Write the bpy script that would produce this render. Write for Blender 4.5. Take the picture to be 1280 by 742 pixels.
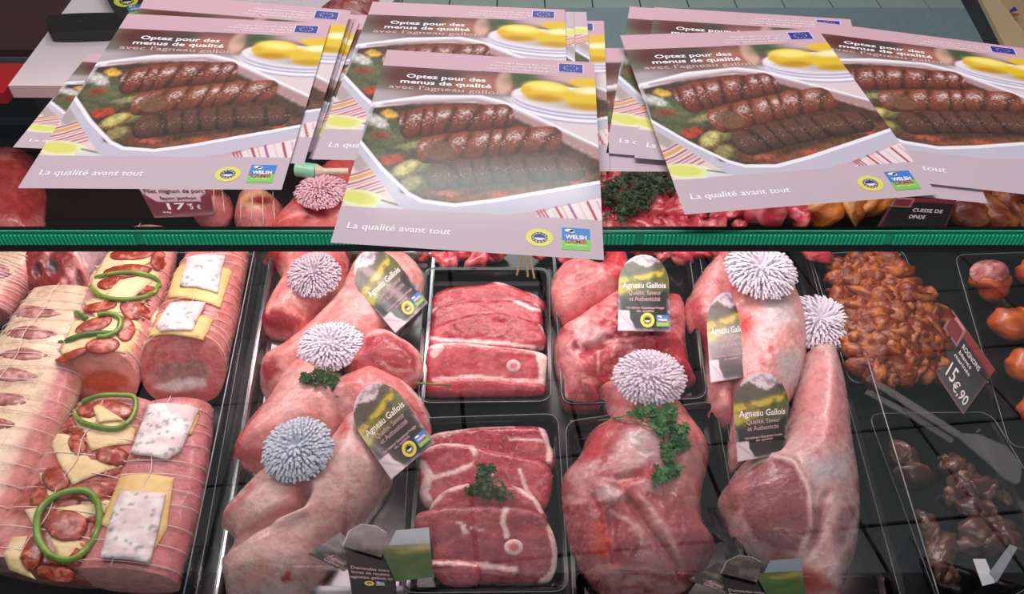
import bpy, math, random
import numpy as np
from mathutils import Vector, Matrix
from mathutils.geometry import delaunay_2d_cdt

for o in list(bpy.data.objects): bpy.data.objects.remove(o)
SC = bpy.context.scene
COL = SC.collection
R = math.radians

# ---------------------------------------------------------------- camera
F_PX, PITCH, CAMZ = 1020.0, R(45.3), 1.67
cd = bpy.data.cameras.new('camera'); cam = bpy.data.objects.new('camera', cd); COL.objects.link(cam)
cd.sensor_fit = 'HORIZONTAL'; cd.sensor_width = 36.0; cd.lens = F_PX * 36.0 / 1280.0
cd.clip_start = 0.01; cd.clip_end = 60
cam.location = (0, 0, CAMZ); cam.rotation_euler = (math.pi/2 - PITCH, 0, 0)
SC.camera = cam

# ---------------------------------------------------------------- world, lamps, exposure
SC.view_settings.view_transform = 'Standard'; SC.view_settings.look = 'None'
SC.view_settings.gamma = 1.0; SC.view_settings.use_curve_mapping = False
SC.view_settings.exposure = 0.0
W = bpy.data.worlds.new('shop_air'); SC.world = W; W.use_nodes = True
W.node_tree.nodes['Background'].inputs[0].default_value = (0.80, 0.86, 0.92, 1)
W.node_tree.nodes['Background'].inputs[1].default_value = 0.10

def area(name, loc, rot, sx, sy, power, color):
    l = bpy.data.lights.new(name, 'AREA'); l.shape = 'RECTANGLE'; l.size = sx; l.size_y = sy
    l.energy = power; l.color = color
    o = bpy.data.objects.new(name, l); o.location = loc; o.rotation_euler = rot; COL.objects.link(o)
    return o
area('overhead_light', (-0.4, 1.25, 3.2), (R(-6), 0, 0), 2.6, 0.3, 46, (1.0, 0.93, 0.94))
area('overhead_light', (0.3, -2.3, 3.2), (R(0), 0, 0), 3.2, 0.4, 34, (0.93, 0.97, 1.0))
area('overhead_light', (-0.15, 3.02, 3.2), (R(0), 0, 0), 1.0, 0.25, 30, (0.90, 1.0, 0.95))  # added lamp, narrowed so its glare lands on the front brochure
area('overhead_light', (0.0, 5.9, 3.2), (0, 0, 0), 3.2, 0.4, 60, (0.97, 1.0, 0.97))  # added lamp to brighten the staff-side floor tiles
# the case's own rosy meat lamps: under the rear of the top and behind the rail
area('case_lamp', (-0.14, 1.02, 1.19), (R(-34), 0, 0), 1.5, 0.05, 5.2, (1.0, 0.70, 0.72))
area('case_lamp', (-0.14, 0.60, 1.22), (R(20), 0, 0), 1.5, 0.03, 1.6, (1.0, 0.76, 0.78))

# ---------------------------------------------------------------- frames: planes that things stand on
class Frame:
    def __init__(s, O, tilt=0.0):
        s.O = np.array(O, float)
        c, n = math.cos(tilt), math.sin(tilt)
        s.U = np.array([1.0, 0, 0]); s.V = np.array([0, c, n]); s.N = np.array([0, -n, c])
        s.tilt = tilt
    def pix(s, px, py, h=0.0):
        px = np.asarray(px, float); py = np.asarray(py, float)
        x = (px - 640) / F_PX; y = -(py - 371) / F_PX
        cp, sp = math.cos(PITCH), math.sin(PITCH)
        d = np.stack(np.broadcast_arrays(x, cp + y*sp, -sp + y*cp), -1)
        C = np.array([0, 0, CAMZ]) - s.O
        t = (h - C @ s.N) / (d @ s.N)
        P = C + d * t[..., None]
        return np.stack([P @ s.U, P @ s.V], -1)
    def world(s, P):
        P = np.asarray(P, float)
        return s.O + P[..., 0:1]*s.U + P[..., 1:2]*s.V + P[..., 2:3]*s.N
    def proj(s, P):
        w = s.world(P) - np.array([0, 0, CAMZ])
        cp, sp = math.cos(PITCH), math.sin(PITCH)
        zc = w[..., 1]*cp - w[..., 2]*sp; yc = -(w[..., 1]*sp + w[..., 2]*cp)
        return 640 + w[..., 0]/zc*F_PX, 371 + yc/zc*F_PX
    def mat(s, c):
        m = Matrix(((s.U[0], s.V[0], s.N[0], 0), (s.U[1], s.V[1], s.N[1], 0), (s.U[2], s.V[2], s.N[2], 0), (0, 0, 0, 1)))
        w = s.world(np.array(c, float)); m.translation = Vector(w); return m
FLOOR = Frame((0, 0, 0))
SHELF = Frame((0, 0, 1.26))
DECK = Frame((0, 0.44, 0.71), R(5))
LEDGE = Frame((0, 0, 0.95))

# ---------------------------------------------------------------- noise and colour
def lin(c):
    c = np.asarray(c, float)/255.0
    return np.where(c <= 0.04045, c/12.92, ((c+0.055)/1.055)**2.4)
def hsh(ix, iy, seed):
    n = (ix.astype(np.int64)*374761393 + iy.astype(np.int64)*668265263 + seed*1442695041) & 0xffffffff
    n = ((n ^ (n >> 13)) * 1274126177) & 0xffffffff
    return ((n ^ (n >> 16)) & 0xffff) / 65535.0
def vn(x, y, seed=0):
    x = np.asarray(x, float); y = np.asarray(y, float)
    ix = np.floor(x); iy = np.floor(y); fx = x-ix; fy = y-iy
    fx = fx*fx*(3-2*fx); fy = fy*fy*(3-2*fy)
    a = hsh(ix, iy, seed); b = hsh(ix+1, iy, seed); c = hsh(ix, iy+1, seed); d = hsh(ix+1, iy+1, seed)
    return (a*(1-fx)+b*fx)*(1-fy) + (c*(1-fx)+d*fx)*fy
def fbm(x, y, seed=0, o=3):
    r = 0; a = 0.5; t = 0
    for k in range(o): r = r + a*vn(x*2**k, y*2**k, seed+17*k); t += a; a *= 0.5
    return r/t
def sstep(a, b, x):
    t = np.clip((x-a)/(b-a+1e-9), 0, 1); return t*t*(3-2*t)
def segdist(X, Y, pts, closed=False):
    d = np.full(X.shape, 1e9); n = len(pts)
    for i in range(n if closed else n-1):
        ax, ay = pts[i]; bx, by = pts[(i+1) % n]
        dx, dy = bx-ax, by-ay; L = dx*dx+dy*dy+1e-12
        t = np.clip(((X-ax)*dx+(Y-ay)*dy)/L, 0, 1)
        d = np.minimum(d, np.hypot(X-ax-t*dx, Y-ay-t*dy))
    return d
def inside(X, Y, pts):
    r = np.zeros(X.shape, bool); n = len(pts)
    for i in range(n):
        ax, ay = pts[i]; bx, by = pts[(i+1) % n]
        if ay == by: continue
        c = ((ay > Y) != (by > Y)) & (X < (bx-ax)*(Y-ay)/(by-ay)+ax)
        r ^= c
    return r
def smooth_loop(pts, n=6):
    P = np.array(pts, float); N = len(P); out = []
    for i in range(N):
        a, b, c, d = P[i-1], P[i], P[(i+1) % N], P[(i+2) % N]
        for k in range(n):
            t = k/n
            out.append(0.5*((2*b)+(-a+c)*t+(2*a-5*b+4*c-d)*t*t+(-a+3*b-3*c+d)*t**3))
    return np.array(out)
def smooth_path(pts, n=6):
    P = np.array(pts, float); P = np.vstack([2*P[0]-P[1], P, 2*P[-1]-P[-2]]); out = []
    for i in range(1, len(P)-2):
        a, b, c, d = P[i-1], P[i], P[i+1], P[i+2]
        for k in range(n):
            t = k/n
            out.append(0.5*((2*b)+(-a+c)*t+(2*a-5*b+4*c-d)*t*t+(-a+3*b-3*c+d)*t**3))
    out.append(P[-2]); return np.array(out)
# paint layers: poly / ell / line / noise / vein, all in the coordinates X,Y of the piece's own print
def paint(X, Y, base, layers):
    C = np.tile(lin(base), (len(X), 1))
    for L in layers:
        k = L[0]; seed = L[-1] if isinstance(L[-1], int) and k in ('noise', 'vein') else 3
        if k == 'poly':
            _, pts, col, soft, wob = L[:5]; a = L[5] if len(L) > 5 else 1
            d = segdist(X, Y, pts, True); d = np.where(inside(X, Y, pts), d, -d)
            if wob: d = d + (fbm(X/(wob*2.5), Y/(wob*2.5), 5)-0.5)*wob*2
            m = sstep(-soft, soft, d)*a
        elif k == 'ell':
            _, (cx, cy, rx, ry, an), col, soft, wob = L[:5]; a = L[5] if len(L) > 5 else 1
            c, s = math.cos(R(an)), math.sin(R(an)); x = (X-cx)*c+(Y-cy)*s; y = -(X-cx)*s+(Y-cy)*c
            d = (1-np.hypot(x/rx, y/ry))*min(rx, ry)
            if wob: d = d + (fbm(X/(wob*2.5), Y/(wob*2.5), 9)-0.5)*wob*2
            m = sstep(-soft, soft, d)*a
        elif k == 'line':
            _, pts, w, col, soft, wob = L[:6]; a = L[6] if len(L) > 6 else 1
            x, y = X, Y
            if wob: x = X+(fbm(X/8, Y/8, 21)-0.5)*wob*2; y = Y+(fbm(X/8, Y/8, 33)-0.5)*wob*2
            d = w/2-segdist(x, y, pts); m = sstep(-soft, soft, d)*a
        elif k == 'noise':
            _, col, sx, sy, th, soft, a, seed = L
            m = sstep(th-soft, th+soft, fbm(X/sx, Y/sy, seed, 4))*a
        elif k == 'vein':
            _, col, sx, sy, w, a, seed = L
            n = np.abs(fbm(X/sx, Y/sy, seed, 3)-0.5); m = (1-sstep(0, w, n))*a
        C = C*(1-m[:, None]) + lin(col)*m[:, None]
    return C

# ---------------------------------------------------------------- materials
MATS = {}
def mat(name, col=(200, 200, 200), rough=0.5, metal=0.0, attr=False, bump=0.0, bscale=300, var=0.0, coat=0.0,
        trans=0.0, nscale=120, spec=0.5, emit=None, rvar=0.0, sss=0.0):
    if name in MATS: return MATS[name]
    m = bpy.data.materials.new(name); m.use_nodes = True; nt = m.node_tree; N = nt.nodes; Lk = nt.links
    b = N['Principled BSDF']; b.inputs['Roughness'].default_value = rough; b.inputs['Metallic'].default_value = metal
    b.inputs['Specular IOR Level'].default_value = spec
    b.inputs['Coat Weight'].default_value = coat; b.inputs['Coat Roughness'].default_value = 0.12
    if sss:
        b.inputs['Subsurface Weight'].default_value = sss; b.inputs['Subsurface Radius'].default_value = (0.01, 0.003, 0.002)
        b.inputs['Subsurface Scale'].default_value = 0.4
    tc = N.new('ShaderNodeTexCoord')
    nz = N.new('ShaderNodeTexNoise'); nz.inputs['Scale'].default_value = nscale; nz.inputs['Detail'].default_value = 4
    Lk.new(tc.outputs['Object'], nz.inputs['Vector'])
    hs = N.new('ShaderNodeHueSaturation'); Lk.new(hs.outputs[0], b.inputs['Base Color'])
    mr = N.new('ShaderNodeMapRange'); mr.inputs[1].default_value = 0.3; mr.inputs[2].default_value = 0.7
    mr.inputs[3].default_value = 1-var; mr.inputs[4].default_value = 1+var
    Lk.new(nz.outputs[0], mr.inputs[0]); Lk.new(mr.outputs[0], hs.inputs['Value'])
    if attr:
        a = N.new('ShaderNodeAttribute'); a.attribute_name = 'Col'; Lk.new(a.outputs['Color'], hs.inputs['Color'])
    else: hs.inputs['Color'].default_value = (*lin(col), 1)
    if rvar:
        r2 = N.new('ShaderNodeMapRange'); r2.inputs[1].default_value = 0.35; r2.inputs[2].default_value = 0.65
        r2.inputs[3].default_value = max(0.03, rough-rvar); r2.inputs[4].default_value = rough+rvar
        Lk.new(nz.outputs[0], r2.inputs[0]); Lk.new(r2.outputs[0], b.inputs['Roughness'])
    if bump:
        n2 = N.new('ShaderNodeTexNoise'); n2.inputs['Scale'].default_value = bscale; n2.inputs['Detail'].default_value = 5
        Lk.new(tc.outputs['Object'], n2.inputs['Vector'])
        bp = N.new('ShaderNodeBump'); bp.inputs['Strength'].default_value = bump; bp.inputs['Distance'].default_value = 0.002
        Lk.new(n2.outputs[0], bp.inputs['Height']); Lk.new(bp.outputs[0], b.inputs['Normal'])
    if emit: b.inputs['Emission Color'].default_value = (*lin(emit[0]), 1); b.inputs['Emission Strength'].default_value = emit[1]
    MATS[name] = m; return m
def glass_mat(name, tint, ior=1.5, boost=1.6, rough=0.0, haze=0.0):
    if name in MATS: return MATS[name]
    m = bpy.data.materials.new(name); m.use_nodes = True; nt = m.node_tree; N = nt.nodes; Lk = nt.links
    N.remove(N['Principled BSDF']); out = N['Material Output']
    t = N.new('ShaderNodeBsdfTransparent'); t.inputs[0].default_value = (*tint, 1)
    g = N.new('ShaderNodeBsdfGlossy'); g.inputs['Roughness'].default_value = rough
    fr = N.new('ShaderNodeFresnel'); fr.inputs[0].default_value = ior
    geo = N.new('ShaderNodeNewGeometry')
    inv = N.new('ShaderNodeMath'); inv.operation = 'SUBTRACT'; inv.inputs[0].default_value = boost
    mb = N.new('ShaderNodeMath'); mb.operation = 'MULTIPLY'; mb.inputs[1].default_value = boost
    Lk.new(geo.outputs['Backfacing'], mb.inputs[0]); Lk.new(mb.outputs[0], inv.inputs[1])
    mu = N.new('ShaderNodeMath'); mu.operation = 'MULTIPLY'; mu.use_clamp = True
    Lk.new(fr.outputs[0], mu.inputs[0]); Lk.new(inv.outputs[0], mu.inputs[1])
    mx = N.new('ShaderNodeMixShader'); Lk.new(mu.outputs[0], mx.inputs[0]); Lk.new(t.outputs[0], mx.inputs[1]); Lk.new(g.outputs[0], mx.inputs[2])
    last = mx
    if haze:
        d = N.new('ShaderNodeBsdfDiffuse'); d.inputs[0].default_value = (0.7, 0.7, 0.7, 1)
        m2 = N.new('ShaderNodeMixShader'); m2.inputs[0].default_value = haze
        Lk.new(mx.outputs[0], m2.inputs[1]); Lk.new(d.outputs[0], m2.inputs[2]); last = m2
    Lk.new(last.outputs[0], out.inputs[0]); MATS[name] = m; return m

MEAT = mat('raw_meat', attr=True, rough=0.30, bump=0.7, bscale=170, var=0.17, coat=0.28, rvar=0.14, nscale=75)
PRINT = mat('glossy_print', attr=True, rough=0.6, coat=0.16, spec=.3)
CARD = mat('label_print', attr=True, rough=0.3, coat=0.4)
CHEESE = mat('cheese', attr=True, rough=0.45, bump=0.2, bscale=400, var=0.05)
PEPPER = mat('pepper_skin', (112, 152, 52), 0.22, bump=0.1, var=0.25, nscale=60)
STRING = mat('string', (238, 220, 215), 0.7)
BLACK = mat('black_plastic', (12, 12, 13), 0.16, var=0.1)
STEEL = mat('brushed_steel', (150, 155, 158), 0.28, 1.0, bump=0.05, bscale=900)
PAPER = mat('paper', (235, 228, 232), 0.7)
WHITE = mat('white_ink', (250, 245, 248), 0.6)
PALEINK = mat('pale_ink', (215, 180, 180), 0.6)
LOOP = mat('frill_paper', (240, 233, 243), 0.6)
LEAF = mat('parsley_leaf', (42, 88, 32), 0.5, var=0.3, nscale=90)
STEM = mat('parsley_stem', (120, 140, 70), 0.5)
CLEAR = glass_mat('clear_plastic', (0.90, 0.91, 0.92), 1.45, 1.5)

# ---------------------------------------------------------------- mesh plumbing
def tag(o, label=None, cat=None, group=None, kind=None):
    if label: o['label'] = label
    if cat: o['category'] = cat
    if group: o['group'] = group
    if kind: o['kind'] = kind
    return o
def mesh_of(name, V, Fc, m, colors=None, smooth=True):
    me = bpy.data.meshes.new(name)
    me.from_pydata(np.asarray(V, float).tolist(), [], [tuple(int(i) for i in f) for f in Fc] if not isinstance(Fc, np.ndarray) else Fc.tolist())
    me.materials.append(m)
    if colors is not None:
        a = me.color_attributes.new('Col', 'FLOAT_COLOR', 'POINT')
        c = np.ones((len(V), 4), np.float32); c[:, :3] = colors; a.data.foreach_set('color', c.ravel())
    if smooth: me.polygons.foreach_set('use_smooth', [True]*len(me.polygons))
    me.update(); return me
def empty(name, frame, c, label=None, cat=None, group=None, kind=None):
    o = bpy.data.objects.new(name, None); o.empty_display_size = 0.02; COL.objects.link(o)
    o.matrix_world = frame.mat(c); o['_c'] = [float(x) for x in c]
    return tag(o, label, cat, group, kind)
CEN = {}
def root(name, frame, c, *a, **k):
    o = empty(name, frame, c, *a, **k); del o['_c']; CEN[o.name] = (frame, np.array(c, float), c); return o
def mk(name, V, Fc, m, frame, parent=None, colors=None, smooth=True):
    V = np.asarray(V, float)
    if parent is None:
        c = np.array([(V[:, 0].min()+V[:, 0].max())/2, (V[:, 1].min()+V[:, 1].max())/2, V[:, 2].min()])
        o = bpy.data.objects.new(name, mesh_of(name, V-c, Fc, m, colors, smooth)); COL.objects.link(o)
        o.matrix_world = frame.mat(c); CEN[o.name] = (frame, c, None)
    else:
        c = CEN[parent.name][1]
        o = bpy.data.objects.new(name, mesh_of(name, V-c, Fc, m, colors, smooth)); COL.objects.link(o)
        o.parent = parent; CEN[o.name] = (frame, c, None)
    return o
class MB:
    def __init__(s): s.V = []; s.F = []
    def add(s, V, Fc):
        n = len(s.V); s.V += [tuple(v) for v in V]; s.F += [tuple(i+n for i in f) for f in Fc]
    def box(s, a, b):
        x0, y0, z0 = a; x1, y1, z1 = b
        s.add([(x0,y0,z0),(x1,y0,z0),(x1,y1,z0),(x0,y1,z0),(x0,y0,z1),(x1,y0,z1),(x1,y1,z1),(x0,y1,z1)],
              [(0,3,2,1),(4,5,6,7),(0,1,5,4),(1,2,6,5),(2,3,7,6),(3,0,4,7)])
    def prism(s, pts, z0, z1):
        n = len(pts); V = [(*p, z0) for p in pts]+[(*p, z1) for p in pts]
        s.add(V, [tuple(range(n))[::-1], tuple(range(n, 2*n))]+[(i, (i+1) % n, n+(i+1) % n, n+i) for i in range(n)])
    def tube(s, P, r, sides=6, closed=False, cap=True):
        P = np.asarray(P, float); n = len(P); V = []; Fc = []
        for i in range(n):
            t = (P[(i+1) % n]-P[i-1]) if closed else P[min(i+1, n-1)]-P[max(i-1, 0)]
            t = t/(np.linalg.norm(t)+1e-9); a = np.cross(t, (0, 0, 1));
            if np.linalg.norm(a) < 1e-3: a = np.cross(t, (0, 1, 0))
            a = a/np.linalg.norm(a); b = np.cross(a, t); rr = r[i] if hasattr(r, '__len__') else r
            for k in range(sides):
                an = 2*math.pi*k/sides; V.append(P[i]+a*math.cos(an)*rr+b*math.sin(an)*rr)
        for i in range(n if closed else n-1):
            j = (i+1) % n
            for k in range(sides):
                k2 = (k+1) % sides; Fc.append((i*sides+k, i*sides+k2, j*sides+k2, j*sides+k))
        if not closed and cap: Fc += [tuple(range(sides))[::-1], tuple((n-1)*sides+k for k in range(sides))]
        s.add(V, Fc)
    def make(s, name, m, frame, parent=None, smooth=False): return mk(name, s.V, s.F, m, frame, parent, smooth=smooth)

SURF = {}
class Surf:      # remembers a top surface so other things can lie on it
    def __init__(s, V, poly=None, base=None): s.V = V; s.poly = poly; s.base = base
    def __call__(s, u, v):
        u = np.asarray(u, float); v = np.asarray(v, float); sh = u.shape
        q = np.stack([u.ravel(), v.ravel()], 1); out = np.empty(len(q))
        for i in range(0, len(q), 256):
            d = ((q[i:i+256, None, :]-s.V[None, :, :2])**2).sum(2)
            idx = np.argpartition(d, 3, axis=1)[:, :4]; w = 1/(np.take_along_axis(d, idx, 1)+1e-8)
            out[i:i+256] = (s.V[idx, 2]*w).sum(1)/w.sum(1)
        return out.reshape(sh)
def flat(h): return lambda u, v: np.full(np.shape(u), float(h))
def plane_px(frame, p1, h1, p2, h2, p3, h3):   # plane through three pixel points at given heights
    A = []; B = []
    for (p, h) in ((p1, h1), (p2, h2), (p3, h3)):
        q = frame.pix(p[0], p[1], h); A.append([q[0], q[1], 1]); B.append(h)
    a, b, c = np.linalg.solve(np.array(A), np.array(B))
    return lambda u, v: a*np.asarray(u)+b*np.asarray(v)+c
def on(frame, px, py, S, lift=0.0):       # point of surface S seen at a pixel
    h = 0.02
    for _ in range(8):
        q = frame.pix(px, py, h); h = 0.5*h+0.5*float(S(np.array([q[0]]), np.array([q[1]]))[0])
    return np.array([q[0], q[1], h+lift])

def slab(name, outline, base_col, layers, thick=0.02, Rr=None, base=0.0, edge=0.25, res=0.0035, m=None, frame=DECK,
         parent=None, dents=(), rough=0.0012, rs=0.02, seed=1, smooth=6, frac=0.45, sm=4, wob=0.0, power=2.0, holes=()):
    """an organic piece: its outline (as the photo shows it) laid on its base, with its own height and rounded edge"""
    S = base if callable(base) else flat(base)
    out = smooth_loop(outline, sm) if sm > 1 else np.array(outline, float)
    # outline at about mid height
    h = np.full(len(out), float(np.mean(S(*frame.pix(out[:, 0], out[:, 1], 0.02).T)))+frac*thick)
    for _ in range(3):
        q = frame.pix(out[:, 0], out[:, 1], h); h = 0.5*h+0.5*(S(q[:, 0], q[:, 1])+frac*thick)
    poly = frame.pix(out[:, 0], out[:, 1], h)
    if wob: poly = poly+(np.stack([fbm(poly[:, 0]/0.01, poly[:, 1]/0.01, seed), fbm(poly[:, 0]/0.01, poly[:, 1]/0.01, seed+5)], 1)-0.5)*wob
    # resample
    P = []
    n = len(poly)
    for i in range(n):
        a, b = poly[i], poly[(i+1) % n]; L = np.linalg.norm(b-a); k = max(1, int(round(L/res)))
        for j in range(k): P.append(a+(b-a)*j/k)
    P = np.array(P); P = P[np.linalg.norm(P-np.roll(P, 1, 0), axis=1) > res*0.25]
    x0, y0 = P.min(0); x1, y1 = P.max(0)
    gx, gy = np.meshgrid(np.arange(x0, x1, res), np.arange(y0, y1, res*0.87)); gx = gx+((np.arange(gx.shape[0]) % 2)*res*0.5)[:, None]
    rr = np.random.default_rng(seed); g = np.stack([gx.ravel(), gy.ravel()], 1); g += rr.uniform(-.15, .15, g.shape)*res
    ins = inside(g[:, 0], g[:, 1], P); g = g[ins]; d = segdist(g[:, 0], g[:, 1], P, True); k = d > res*0.6; g = g[k]; d = d[k]
    nb = len(P); allp = np.vstack([P, g])
    vs, es, fs, ov, oe, of = delaunay_2d_cdt([Vector(p) for p in allp], [(i, (i+1) % nb) for i in range(nb)], [], 1, 1e-7)
    uv = np.array([[v.x, v.y] for v in vs]); D = np.zeros(len(uv)); isb = np.zeros(len(uv), bool)
    bidx = np.full(nb, -1)
    for i, o_ in enumerate(ov):
        for s_ in o_:
            if s_ < nb: isb[i] = True; bidx[s_] = i
            else: D[i] = d[s_-nb]
    Rr = Rr or max(D.max()*0.95, 1e-4)
    t = np.clip(D/Rr, 0, 1); prof = edge+(1-edge)*(1-(1-t)**power)**(1/power)
    hh = prof*thick
    F_ = np.array([f for f in fs if len(f) == 3], int)
    E_ = np.vstack([F_[:, [0, 1]], F_[:, [1, 2]], F_[:, [2, 0]]])
    for _ in range(smooth):
        acc = np.zeros(len(uv)); cnt = np.zeros(len(uv))
        np.add.at(acc, E_[:, 0], hh[E_[:, 1]]); np.add.at(cnt, E_[:, 0], 1)
        np.add.at(acc, E_[:, 1], hh[E_[:, 0]]); np.add.at(cnt, E_[:, 1], 1)
        nh = acc/np.maximum(cnt, 1); hh = np.where(isb, hh, nh)
    w_ = np.clip(D/(Rr*0.4+1e-6), 0, 1)
    hh = hh+rough*(fbm(uv[:, 0]/rs, uv[:, 1]/rs, seed, 4)-0.5)*2*(0.3+0.7*w_)
    b_ = S(uv[:, 0], uv[:, 1]); top = np.column_stack([uv, b_+hh])
    px, py = frame.proj(top)
    for (pts, w, dep) in dents:
        dd = segdist(px, py, pts); top[:, 2] += dep*np.exp(-(dd/w)**2)*np.where(isb, 0.3, 1)
    top[:, 2] = np.maximum(top[:, 2], b_+0.0003)
    nT = len(top); bl = [int(i) for i in bidx if i >= 0]
    bot = top[bl].copy(); bot[:, 2] = b_[bl]
    V = np.vstack([top, bot]); Fc = [tuple(f) for f in F_.tolist()]; m_ = len(bl)
    # orientation of boundary
    A = np.sum(P[:, 0]*np.roll(P[:, 1], -1)-np.roll(P[:, 0], -1)*P[:, 1])
    a0 = uv[F_[0]]; tri = np.cross(a0[1]-a0[0], a0[2]-a0[0])
    if tri < 0: Fc = [f[::-1] for f in Fc]
    for i in range(m_):
        j = (i+1) % m_; q = (bl[i], bl[j], nT+j, nT+i)
        Fc.append(q if A < 0 else q[::-1])
    r_ = tuple(nT+i for i in range(m_)); Fc.append(r_[::-1] if A > 0 else r_)
    px, py = frame.proj(V); C = paint(px, py, base_col, layers)
    o = mk(name, V, Fc, m or MEAT, frame, parent, colors=C)
    SURF[o.name] = Surf(top); o_ = o
    return o
def srf(o): return SURF[o.name]

def loft(name, st, base_col, layers, frame=DECK, parent=None, n=36, m=None, cap=None, caplayers=(), capcol=(190, 90, 80),
         rough=0.001, seed=1, sub=7, base=0.003, grooves=0, gd=0.002, sq=2.3, m_cap=None, bulge=0.006, tilt=0.0):
    """a roast lying along a spine: stations (px, py, half width m, height m); the last one is the cut face"""
    A = []
    for (px, py, w, h) in st:
        q = frame.pix(px, py, base+h*0.5); A.append([q[0], q[1], w, h])
    A = smooth_path(A, sub); V = []; N_ = len(A)
    for i in range(N_):
        t = A[min(i+1, N_-1), :2]-A[max(i-1, 0), :2]; t /= np.linalg.norm(t)+1e-9; s_ = np.array([-t[1], t[0]])
        for k in range(n):
            an = 2*math.pi*k/n; c, s = math.cos(an), math.sin(an)
            x = math.copysign(abs(c)**(2/sq), c)*A[i, 2]; z = math.copysign(abs(s)**(2/sq), s)*A[i, 3]*0.5
            nz = 1+rough/0.03*(float(vn(np.array([i*0.45]), np.array([k*0.5]), seed)[0])-0.5)*2
            if grooves: nz *= 1-gd*abs(math.sin(math.pi*i*grooves/N_))**0.5*-1-gd
            tf = max(0.0, 1-(N_-1-i)/(sub*1.1)); p = A[i, :2]+s_*x*nz-t*tilt*tf*(z/(A[i, 3]*.5)); V.append((p[0], p[1], base+A[i, 3]*0.5+z*nz))
    Fc = []
    for i in range(N_-1):
        for k in range(n):
            k2 = (k+1) % n; Fc.append((i*n+k, (i+1)*n+k, (i+1)*n+k2, i*n+k2))
    V = np.array(V); Fc.append(tuple(range(n)))
    px, py = frame.proj(V); o = mk(name, V, Fc, m or MEAT, frame, parent, colors=paint(px, py, base_col, layers))
    # upper surface sampler
    SURF[o.name] = Surf(V[V[:, 2] > base+0.25*A[:, 3].mean()])
    # the cut face: rings to the centre, slightly bulging
    rim = V[(N_-1)*n:]; cen = rim.mean(0); t3 = np.array([*(A[-1, :2]-A[-2, :2]), 0]); t3 /= np.linalg.norm(t3)
    CV = []; K = 16; CF = []
    for r in range(K):
        f = 1-r/K; b = bulge*(1-f**3)
        for p in rim: CV.append(cen+(p-cen)*f+t3*b)
    CV.append(cen+t3*bulge); 
    for r in range(K-1):
        for k in range(n): k2 = (k+1) % n; CF.append((r*n+k, (r+1)*n+k, (r+1)*n+k2, r*n+k2))
    for k in range(n): CF.append(((K-1)*n+k, K*n, (K-1)*n+(k+1) % n))
    CV = np.array(CV); cx, cy = frame.proj(CV)
    co = mk('cut_face', CV, CF, m_cap or MEAT, frame, parent, colors=paint(cx, cy, capcol, caplayers))
    return o, A
def ring_on(name, S, pts, r, m, frame=DECK, parent=None, closed=True, lift=None, sides=7):
    P = smooth_loop(pts, 5) if closed else smooth_path(pts, 5)
    Q = np.array([on(frame, p[0], p[1], S, (r if lift is None else lift)) for p in P])
    b = MB(); b.tube(Q, r, sides, closed); return b.make(name, m, frame, parent, smooth=True)
def ellpts(cx, cy, rx, ry, an=0, n=12, a0=0, a1=360):
    c, s = math.cos(R(an)), math.sin(R(an)); o = []
    for k in range(n):
        t = R(a0+(a1-a0)*k/(n if a1-a0 == 360 else n-1)); x, y = rx*math.cos(t), ry*math.sin(t); o.append((cx+x*c-y*s, cy+x*s+y*c))
    return o
def netting(parent, o, A, nrings, S, w=0.0008, base=0.003, longs=(0.0,), seed=2, n=20, tilt=0.0):
    b = MB(); rr = random.Random(seed); N_ = len(A)
    for q in range(nrings):
        i = (q+0.5)/nrings*(N_-1); i0 = int(i); a = A[i0]+(A[min(i0+1, N_-1)]-A[i0])*(i-i0)
        t = A[min(i0+1, N_-1), :2]-A[max(i0-1, 0), :2]; t /= np.linalg.norm(t); s_ = np.array([-t[1], t[0]]); sk = rr.uniform(-.006, .006)
        P = []
        for k in range(n+1):
            an = math.pi*(k/n*1.1-0.05); c, s = math.cos(an), math.sin(an); x = math.copysign(abs(c)**(2/2.3), c)*a[2]*1.012
            z = math.copysign(abs(s)**(2/2.3), s)*a[3]*0.5*1.03; tf = max(0.0, 1-(N_-1-i)/(7*1.1)); p = a[:2]+s_*x+t*(sk*c+0.004*s)-t*tilt*tf*s
            P.append((p[0], p[1], base+a[3]*0.5+z+0.0022))
        b.tube(P, w, 4)
    for L in longs:
        P = []
        for i in range(0, N_-(4 if tilt else 0)):
            a = A[i]; t = A[min(i+1, N_-1), :2]-A[max(i-1, 0), :2]; t /= np.linalg.norm(t); s_ = np.array([-t[1], t[0]])
            an = math.pi/2+L+0.05*math.sin(i*0.9); p = a[:2]+s_*math.cos(an)*a[2]; P.append((p[0], p[1], base+a[3]*0.5+math.sin(an)*a[3]*0.5*1.05+0.003))
        b.tube(P, w, 4)
    x = b.make('netting_string', STRING, DECK, parent, smooth=True); return x

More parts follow.
